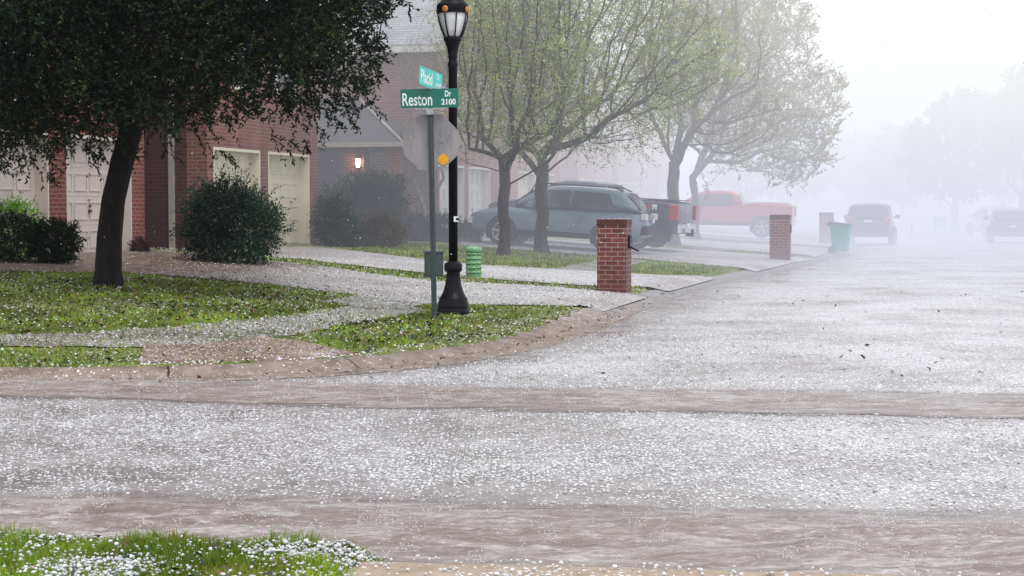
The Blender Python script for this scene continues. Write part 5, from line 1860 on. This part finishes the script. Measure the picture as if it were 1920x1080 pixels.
def vehicle(name, loc, rz, label, cat, paintm, L=4.8, Wd=1.9, body=None, cabin=None, wheels=(1.42, -1.40), wr=0.36, side_windows=(), group=None, rack=False, pickup=None, tail=None, marks=None, head=True, plate_z=0.85, lamp_z=(0.85, 1.05), z_tilt=0.0, lamp_len=0.14, tail_mat='red_lamp'):
    root = empty(name, loc, rz, label, cat, group)
    if z_tilt: root.rotation_euler = (0, z_tilt, rz)
    P = M[paintm]
    # lower body: stations (x, half width, bottom, top, crown)
    rings = []
    xs = sorted(set([s[0] for s in body]))
    for x in xs:
        hw, zb, zt, cr = interp(body, x)
        pts = [(0.0, zb), (hw * 0.90, zb), (hw * 0.985, zb + 0.10), (hw, zb + (zt - zb) * 0.38), (hw * 0.992, zb + (zt - zb) * 0.62), (hw * 0.965, zt - 0.05), (hw * 0.90, zt), (hw * 0.45, zt + cr * 0.8), (0.0, zt + cr)]
        full = [(x, p[0], p[1]) for p in pts] + [(x, -p[0], p[1]) for p in pts[-2:0:-1]]
        rings.append(full)
    v, f = loft(rings)
    mb = MB(); mb.add(v, f, smooth=True)
    bo = mb.build('body', P, root)
    sm = bo.modifiers.new('smooth', 'SUBSURF'); sm.levels = 1; sm.render_levels = 1
    # cabin: stations (x, half width at belt, half width at roof, belt z, roof z)
    rings = []
    def ring_at(x):
        hb, hr, zb, zr = interp(cabin, x)
        return [(x, hb, zb), (x, hb * 0.35 + hr * 0.65, zb + (zr - zb) * 0.62), (x, hr, zr - 0.05 if zr - zb > 0.12 else zb + (zr - zb) * 0.8), (x, hr * 0.86, zr), (x, hr * 0.4, zr + 0.02), (x, -hr * 0.4, zr + 0.02), (x, -hr * 0.86, zr), (x, -hr, zr - 0.05 if zr - zb > 0.12 else zb + (zr - zb) * 0.8), (x, -(hb * 0.35 + hr * 0.65), zb + (zr - zb) * 0.62), (x, -hb, zb)]
    for s in cabin: rings.append(ring_at(s[0]))
    v, f = loft(rings)
    mb = MB(); mb.add(v, f, smooth=True)
    co = mb.build('cabin', P, root)
    sm = co.modifiers.new('smooth', 'SUBSURF'); sm.levels = 1; sm.render_levels = 2
    # windscreen and rear glass: patches that follow the cabin's sloping ends
    def cab(x, t):
        hb, hr, zb, zr = interp(cabin, x)
        y = hb + (hr - hb) * (0.65 * min(t / 0.62, 1) + 0.35 * max(0, (t - 0.62) / 0.38))
        return y, zb + (zr - zb) * t
    def end_glass(nm, xa, xb, off):
        mb = MB(); g = []
        for i in range(6):
            x = xa + (xb - xa) * (0.08 + 0.84 * i / 5)
            hb, hr, zb, zr = interp(cabin, x)
            for j in range(7):
                yy = (j / 3 - 1) * hr * 0.84
                g.append((x + off * 0.8, yy, zr + 0.012 + 0.02 * (1 - abs(j / 3 - 1))))
        mb.add(g, [(i * 7 + j, i * 7 + j + 1, i * 7 + 8 + j, i * 7 + 7 + j) for i in range(5) for j in range(6)], smooth=True)
        return mb.build(nm, M['glass_car'], root)
    end_glass('windscreen', cabin[-1][0], cabin[-3][0] if len(cabin) > 4 else cabin[-2][0], 0.02)
    end_glass('rear_window', cabin[0][0], cabin[1][0], -0.02)
    for (xa, xb, xa2, xb2, t0, t1) in side_windows:
        for s in (-1, 1):
            mb = MB(); g = []
            for j in range(5):
                t = t0 + (t1 - t0) * j / 4
                lo, hi = xa + (xa2 - xa) * j / 4, xb + (xb2 - xb) * j / 4
                for i in range(9):
                    x = lo + (hi - lo) * i / 8
                    y, z = cab(x, t)
                    g.append((x, s * (y + 0.012), z))
            mb.add(g, [(j * 9 + i, j * 9 + i + 1, j * 9 + 10 + i, j * 9 + 9 + i) for j in range(4) for i in range(8)], smooth=True)
            mb.build('side_window', M['glass_car'], root)
    hwm = max(s[1] for s in body)
    for x in wheels:
        for s in (-1, 1):
            hw, zb, zt, cr = interp(body, x)
            mb = MB()
            pts = [(x + (wr + 0.07) * math.cos(a), wr + (wr + 0.07) * math.sin(a)) for a in np.linspace(-0.45, math.pi + 0.45, 22)]
            mb.prism(pts, 1, *sorted((s * (hw - 0.12), s * (hw + 0.006))))
            mb.build('wheel_arch', M['plastic_dark'], root)
            wheel(root, x, s * (hw - 0.055), wr, 0.235, s)
    # sill, bumpers
    for s in (-1, 1):
        mb = MB(); mb.bevbox(wheels[1] + wr + 0.1, wheels[0] - wr - 0.1, *sorted((s * (hwm - 0.06), s * (hwm + 0.004))), body[2][2] + 0.0, body[2][2] + 0.14, 0.01)
        mb.build('sill', M['plastic_dark'], root)
    xr, xf = body[0][0], body[-1][0]
    hwr = body[1][1]; hwf = body[-2][1]
    mb = MB(); mb.bevbox(xr - 0.05, xr + 0.22, -hwr * 0.95, hwr * 0.95, body[0][2] + 0.02, body[0][2] + 0.26, 0.04); mb.build('rear_bumper', M['chrome'] if pickup else M['plastic_dark'], root)
    mb = MB(); mb.bevbox(xf - 0.25, xf + 0.05, -hwf * 0.95, hwf * 0.95, body[-1][2] + 0.02, body[-1][2] + 0.24, 0.04); mb.build('front_bumper', M['plastic_dark'], root)
    # lamps
    for s in (-1, 1):
        mb = MB(); mb.bevbox(xr - 0.02, xr + lamp_len, *sorted((s * hwr * (0.72 if not pickup else 0.9), s * (hwr * 1.0 + 0.012))), lamp_z[0], lamp_z[1], 0.02); mb.build('tail_lamp', M[tail_mat], root)
        mb = MB(); mb.bevbox(xf - 0.30, xf - 0.02, *sorted((s * hwf * 0.60, s * (hwf * 0.96))), body[-1][3] - 0.16, body[-1][3] + 0.01, 0.02); mb.build('headlight', M['clear_lamp'], root)
    mb = MB(); mb.box(xr - 0.07, xr - 0.052, -0.15, 0.15, plate_z - 0.05, plate_z + 0.06); mb.build('number_plate', M['plate'], root)
    # mirrors
    for s in (-1, 1):
        xm = cabin[-2][0] - 0.05
        y, z = cab(xm, 0.0)
        mb = MB(); mb.bevbox(xm - 0.07, xm + 0.07, *sorted((s * (y + 0.05), s * (y + 0.24))), z + 0.02, z + 0.18, 0.03)
        mb.tube([(xm, s * (y - 0.03), z + 0.04), (xm, s * (y + 0.07), z + 0.06)], 0.025, 6)
        mb.build('mirror', P, root)
    for s in (-1, 1):
        for xh in ((0.25, -0.75) if not pickup else (0.45,)):
            hw, zb, zt, cr = interp(body, xh)
            mb = MB(); mb.bevbox(xh - 0.10, xh + 0.10, *sorted((s * (hw * 0.97), s * (hw * 0.99 + 0.02))), zt - 0.18, zt - 0.145, 0.008); mb.build('door_handle', P, root)
    if rack:
        for s in (-1, 1):
            mb = MB()
            zz = interp(cabin, 0.0)[3]; yy = interp(cabin, 0)[1] * 0.84
            mb.tube([(0.75, s * yy, interp(cabin, 0.75)[3] + 0.0), (0.6, s * yy, zz + 0.055), (-1.5, s * yy, interp(cabin, -1.5)[3] + 0.055), (-1.75, s * yy, interp(cabin, -1.75)[3])], 0.02, 6)
            mb.build('roof_rail', M['plastic_dark'], root)
    if pickup:
        bx0, bx1, bz = pickup
        mb = MB(); mb.box(bx0 + 0.10, bx1 - 0.08, -Wd / 2 + 0.17, Wd / 2 - 0.17, bz + 0.012, bz + 0.03); mb.build('bed_hollow_dark', M['plastic_dark'], root)  # flat dark sheet stands in for the shaded hollow of the open bed
    return root


def suv_body(L=4.85, hw=0.95, belt=1.04, hood=1.0, zb=0.30):
    return [(-L / 2, hw * 0.82, zb + 0.16, belt - 0.10, 0.0), (-L / 2 + 0.10, hw * 0.95, zb + 0.06, belt - 0.02, 0.0), (-L / 2 + 0.6, hw, zb, belt, 0.0), (0.0, hw, zb, belt, 0.0), (L / 2 - 1.35, hw, zb, belt - 0.01, 0.02), (L / 2 - 0.55, hw * 0.985, zb, hood - 0.05, 0.04), (L / 2 - 0.12, hw * 0.90, zb + 0.04, hood - 0.17, 0.02), (L / 2, hw * 0.72, zb + 0.10, hood - 0.30, 0.0)]


def suv_cabin(L=4.85, hw=0.93, belt=1.02, roof=1.68, back=-2.30, front=1.30):
    return [(back, hw * 0.96, hw * 0.86, belt, belt + 0.03), (back + 0.48, hw * 0.99, hw * 0.82, belt, roof - 0.09), (back + 0.9, hw, hw * 0.83, belt, roof - 0.02), (-0.4, hw, hw * 0.84, belt, roof), (0.25, hw, hw * 0.83, belt, roof - 0.03), (front - 0.62, hw * 0.99, hw * 0.84, belt, roof - 0.17), (front, hw * 0.96, hw * 0.88, belt, belt + 0.02)]


NOSE_IN = math.atan2(-N[1], -N[0])


def put(u, v, dz=0.02):
    x, y = W(u, v)
    return (x, y, float(land_z(x, y)[0]) + dz)


SUVW = ((-1.62, -0.42, -1.40, -0.46, 0.10, 0.80), (-0.36, 0.92, -0.40, 0.42, 0.10, 0.82))
tilt = 0.055
loc = put(8.9, 4.62)
vehicle('parked_car', (loc[0], loc[1], loc[2]), NOSE_IN, 'steel-blue crossover car parked nose-in on the driveway behind the nearest mailbox pillar', 'car', 'paint_blue', body=suv_body(), cabin=suv_cabin(roof=1.66), side_windows=SUVW, rack=True, tail_mat='clear_lamp', lamp_z=(0.88, 1.04), z_tilt=-tilt)

# dark pickup with lettering on its bed side
PB = [(-2.9, 0.90, 0.50, 1.28, 0.0), (-2.82, 0.96, 0.46, 1.36, 0.0), (-2.3, 0.98, 0.45, 1.38, 0.0), (-0.95, 0.98, 0.45, 1.38, 0.0), (-0.90, 0.98, 0.42, 1.24, 0.0), (0.9, 0.98, 0.42, 1.22, 0.0), (1.3, 0.98, 0.42, 1.20, 0.03), (2.4, 0.97, 0.45, 1.14, 0.05), (2.75, 0.92, 0.48, 1.05, 0.03), (2.9, 0.80, 0.52, 0.92, 0.0)]
PC = [(-0.92, 0.93, 0.90, 1.20, 1.26), (-0.72, 0.95, 0.80, 1.20, 1.77), (-0.2, 0.95, 0.80, 1.20, 1.82), (0.35, 0.95, 0.80, 1.20, 1.81), (0.85, 0.95, 0.80, 1.20, 1.71), (1.55, 0.93, 0.88, 1.20, 1.23)]
PW = ((-0.55, 0.15, -0.5, 0.12, 0.10, 0.80), (0.22, 1.18, 0.18, 0.78, 0.10, 0.80))
loc = put(11.9, 4.72)
pk = vehicle('pickup_truck', loc, NOSE_IN - R(7), 'dark navy pickup whose red-lamped tail sticks out behind the steel-blue car', 'pickup truck', 'paint_navy', L=5.8, Wd=1.96, body=PB, cabin=PC, wheels=(1.95, -1.75), wr=0.41, side_windows=PW, pickup=(-2.85, -0.95, 1.38), lamp_z=(0.86, 1.28), lamp_len=0.26, plate_z=0.72, z_tilt=-tilt)
# the bed side facing the viewer is the left side of the truck (+Y)
def side_text(s, x, z, size, mat, bold=0.02, ws=1.0):
    o = text_mesh('emblem', s, size, ws, mat, pk, (x, 1.0, z), (math.pi / 2, 0, math.pi), bold)
    return o
M['emblem_red'] = simple('emblem_red', (0.5, 0.04, 0.05), 0.4)
side_text('Z', -2.05, 1.15, 0.16, M['emblem_red'])
side_text('71', -2.17, 1.15, 0.15, M['sign_white'])
# tow hitch and step below the bumper
mb = MB(); mb.box(-3.12, -2.9, -0.05, 0.05, 0.42, 0.52); mb.lathe([(0.04, 0.52), (0.045, 0.60), (0.02, 0.64)], 10, (-3.08, 0, 0)); mb.build('tow_hitch', M['dark_iron'], pk)

loc = put(31.5, 6.1)
vehicle('pickup_truck', loc, NOSE_IN, 'red pickup blurred by rain behind the forked pale tree', 'pickup truck', 'paint_red', L=5.8, Wd=1.96, body=PB, cabin=PC, wheels=(1.95, -1.75), wr=0.41, side_windows=PW, pickup=(-2.85, -0.95, 1.38), lamp_z=(0.86, 1.28), lamp_len=0.26, plate_z=0.72, z_tilt=-0.03)

x, y = W(36.4, 11.87)
vehicle('parked_car', (x, y, 0.005), ANG - 0.02, 'dark sport utility car parked at the left kerb beside the green bin, seen from behind', 'car', 'paint_grey', body=suv_body(4.8, 0.95, 1.08, 1.05), cabin=suv_cabin(4.8, 0.93, 1.06, 1.72, back=-2.30), side_windows=SUVW, lamp_z=(0.95, 1.15), plate_z=0.98)
x, y = W(41.5, 17.75)
SB = suv_body(4.6, 0.92, 0.96, 0.92, 0.26)
vehicle('parked_car', (x, y, 0.005), ANG, 'dark sedan with red tail lamp parked at the right kerb', 'car', 'paint_black', body=SB, cabin=suv_cabin(4.6, 0.90, 0.95, 1.44, back=-1.95, front=1.2), side_windows=((-1.15, -0.3, -0.95, -0.34, 0.1, 0.8), (-0.24, 0.85, -0.28, 0.36, 0.1, 0.82)), lamp_z=(0.76, 0.92), plate_z=0.72)
x, y = W(55.0, 17.6)
vehicle('parked_car', (x, y, 0.005), ANG + 0.25, 'pale silver car fading in the mist ahead of the dark sedan', 'car', 'paint_silver', body=suv_body(4.7, 0.93, 1.0, 0.96), cabin=suv_cabin(4.7, 0.91, 0.99, 1.58, back=-2.2), side_windows=SUVW, lamp_z=(0.82, 0.98), plate_z=0.8)

# small capped post on the second driveway's far side
pp = empty('marker_post', at(1709, 88, 0.02), 0, 'short faint post far along the misty road', 'post')
mb = MB(); mb.lathe([(0.06, -0.1), (0.06, 0.55), (0.04, 0.62)], 10); mb.build('stake', M['dark_iron'], pp)

# hail caught on flat tops
def caught():
    X, Y, Z, Rr = [], [], [], []
    for (px, D, z0, h, w) in ((1152, 27.3, 0.10, 1.25, 0.24), (1463, 44.3, 0.10, 1.25, 0.24)):
        bx = (px - 960.0) / F * D
        for _ in range(46):
            X.append(bx + rng.uniform(-w, w)); Y.append(D + rng.uniform(-w, w)); Z.append(z0 + h + 0.006); Rr.append(rng.uniform(0.005, 0.012))
    for o_, w, h in ((ub, 0.15, 0.478), (pe, 0.09, 0.555)):
        for _ in range(26):
            X.append(o_.location.x + rng.uniform(-w, w)); Y.append(o_.location.y + rng.uniform(-w, w)); Z.append(o_.location.z + h + 0.005); Rr.append(rng.uniform(0.005, 0.011))
    stones('hail', np.array(X), np.array(Y), np.array(Z), np.array(Rr))


caught()

# ------------------------------------------------------------------ rain haze
def haze():
    mb = MB(); mb.box(-140, 150, -25, 260, -2.0, 45)
    m, nt = new_mat('rain_haze'); t = NT(nt)
    g = nt.nodes.new('ShaderNodeNewGeometry')
    sx = nt.nodes.new('ShaderNodeSeparateXYZ'); nt.links.new(g.outputs['Position'], sx.inputs[0])
    X, Y, Z = sx.outputs
    # distance along the street; the curtain of rain thickens down the road and to the right
    s = t.math('ADD', Y, t.math('MULTIPLY', X, 0.55))
    d = t.math('ADD', t.ramp(s, 22, 40, 0.0002, 0.0170), t.ramp(s, 42, 72, 0.0, HAZE_FAR))
    s2 = t.math('ADD', Y, t.math('MULTIPLY', X, 1.2))
    d = t.math('ADD', d, t.math('MULTIPLY', t.ramp(s2, 22, 48, 0.0, 0.012), t.ramp(Z, 0.1, 1.0, 1.0, 0.0)))
    low = t.math('ADD', 1.0, t.math('MULTIPLY', t.ramp(Z, 0.0, 2.2, 1.0, 0.0), t.ramp(s, 34, 60, 0.0, 0.35)))
    high = t.ramp(Z, 6, 22, 1.0, 0.45)
    dens = t.math('MULTIPLY', t.math('MULTIPLY', d, low), high)
    ab = nt.nodes.new('ShaderNodeVolumeAbsorption'); ab.inputs['Color'].default_value = (0, 0, 0, 1)
    nt.links.new(dens, ab.inputs['Density'])
    em = nt.nodes.new('ShaderNodeEmission')  # haze glows by emission, standing in for daylight scattered in it
    colr = t.mix(t.ramp(Z, 0.5, 8.0), (0.80, 0.82, 0.945), (1.03, 1.045, 1.06))
    nt.links.new(colr, em.inputs['Color']); nt.links.new(dens, em.inputs['Strength'])
    ad = nt.nodes.new('ShaderNodeAddShader')
    nt.links.new(ab.outputs[0], ad.inputs[0]); nt.links.new(em.outputs[0], ad.inputs[1])
    o_ = nt.nodes.new('ShaderNodeOutputMaterial'); nt.links.new(ad.outputs[0], o_.inputs['Volume'])
    try:
        m.volume_sampling = 'DISTANCE'
    except Exception: pass
    try:
        m.cycles.homogeneous_volume = False
    except Exception: pass
    o = mb.build('rain_haze', m)
    tag(o, kind='stuff')


HAZE_FAR = 0.022
haze()

# ------------------------------------------------------------------ sky and sun
w = bpy.data.worlds.new('World'); scene.world = w; w.use_nodes = True
nt = w.node_tree
for n in list(nt.nodes): nt.nodes.remove(n)
sky = nt.nodes.new('ShaderNodeTexSky'); sky.sky_type = 'NISHITA'; sky.sun_disc = False
SUN_EL, SUN_AZ = R(62), R(150)
sky.sun_elevation = SUN_EL; sky.sun_rotation = SUN_AZ; sky.dust_density = 4.0; sky.air_density = 1.0
hs = nt.nodes.new('ShaderNodeHueSaturation'); hs.inputs['Saturation'].default_value = 0.12; hs.inputs['Value'].default_value = 1.0
nt.links.new(sky.outputs[0], hs.inputs['Color'])
mx = nt.nodes.new('ShaderNodeMix'); mx.data_type = 'RGBA'; mx.inputs[0].default_value = 0.75
nt.links.new(hs.outputs[0], mx.inputs[6]); mx.inputs[7].default_value = (9.2, 9.5, 10.2, 1)      # cloud deck evens the sky out
bg = nt.nodes.new('ShaderNodeBackground'); bg.inputs['Strength'].default_value = 0.14
nt.links.new(mx.outputs[2], bg.inputs['Color'])
wo = nt.nodes.new('ShaderNodeOutputWorld'); nt.links.new(bg.outputs[0], wo.inputs['Surface'])

sun = bpy.data.lights.new('sun', 'SUN'); sun.energy = 1.1; sun.angle = R(25); sun.color = (1.0, 0.97, 0.93)
so = bpy.data.objects.new('sun', sun); link(so)
# sky rotation is measured from +Y toward +X
dirv = Vector((math.sin(SUN_AZ) * math.cos(SUN_EL), math.cos(SUN_AZ) * math.cos(SUN_EL), math.sin(SUN_EL)))
so.rotation_euler = dirv.to_track_quat('Z', 'Y').to_euler()

# ------------------------------------------------------------------ render settings
scene.render.engine = 'CYCLES'
scene.view_settings.view_transform = 'Standard'
scene.view_settings.look = 'None'
scene.view_settings.exposure = 0.0
scene.view_settings.gamma = 1.0
cy = scene.cycles
cy.max_bounces = 5; cy.diffuse_bounces = 2; cy.glossy_bounces = 2; cy.transmission_bounces = 2; cy.volume_bounces = 0; cy.transparent_max_bounces = 8
cy.volume_step_rate = 0.4
cy.volume_max_steps = 128
cy.use_adaptive_sampling = True; cy.adaptive_threshold = 0.02
cy.use_denoising = True
cy.caustics_reflective = False; cy.caustics_refractive = False
cy.sample_clamp_indirect = 4.0
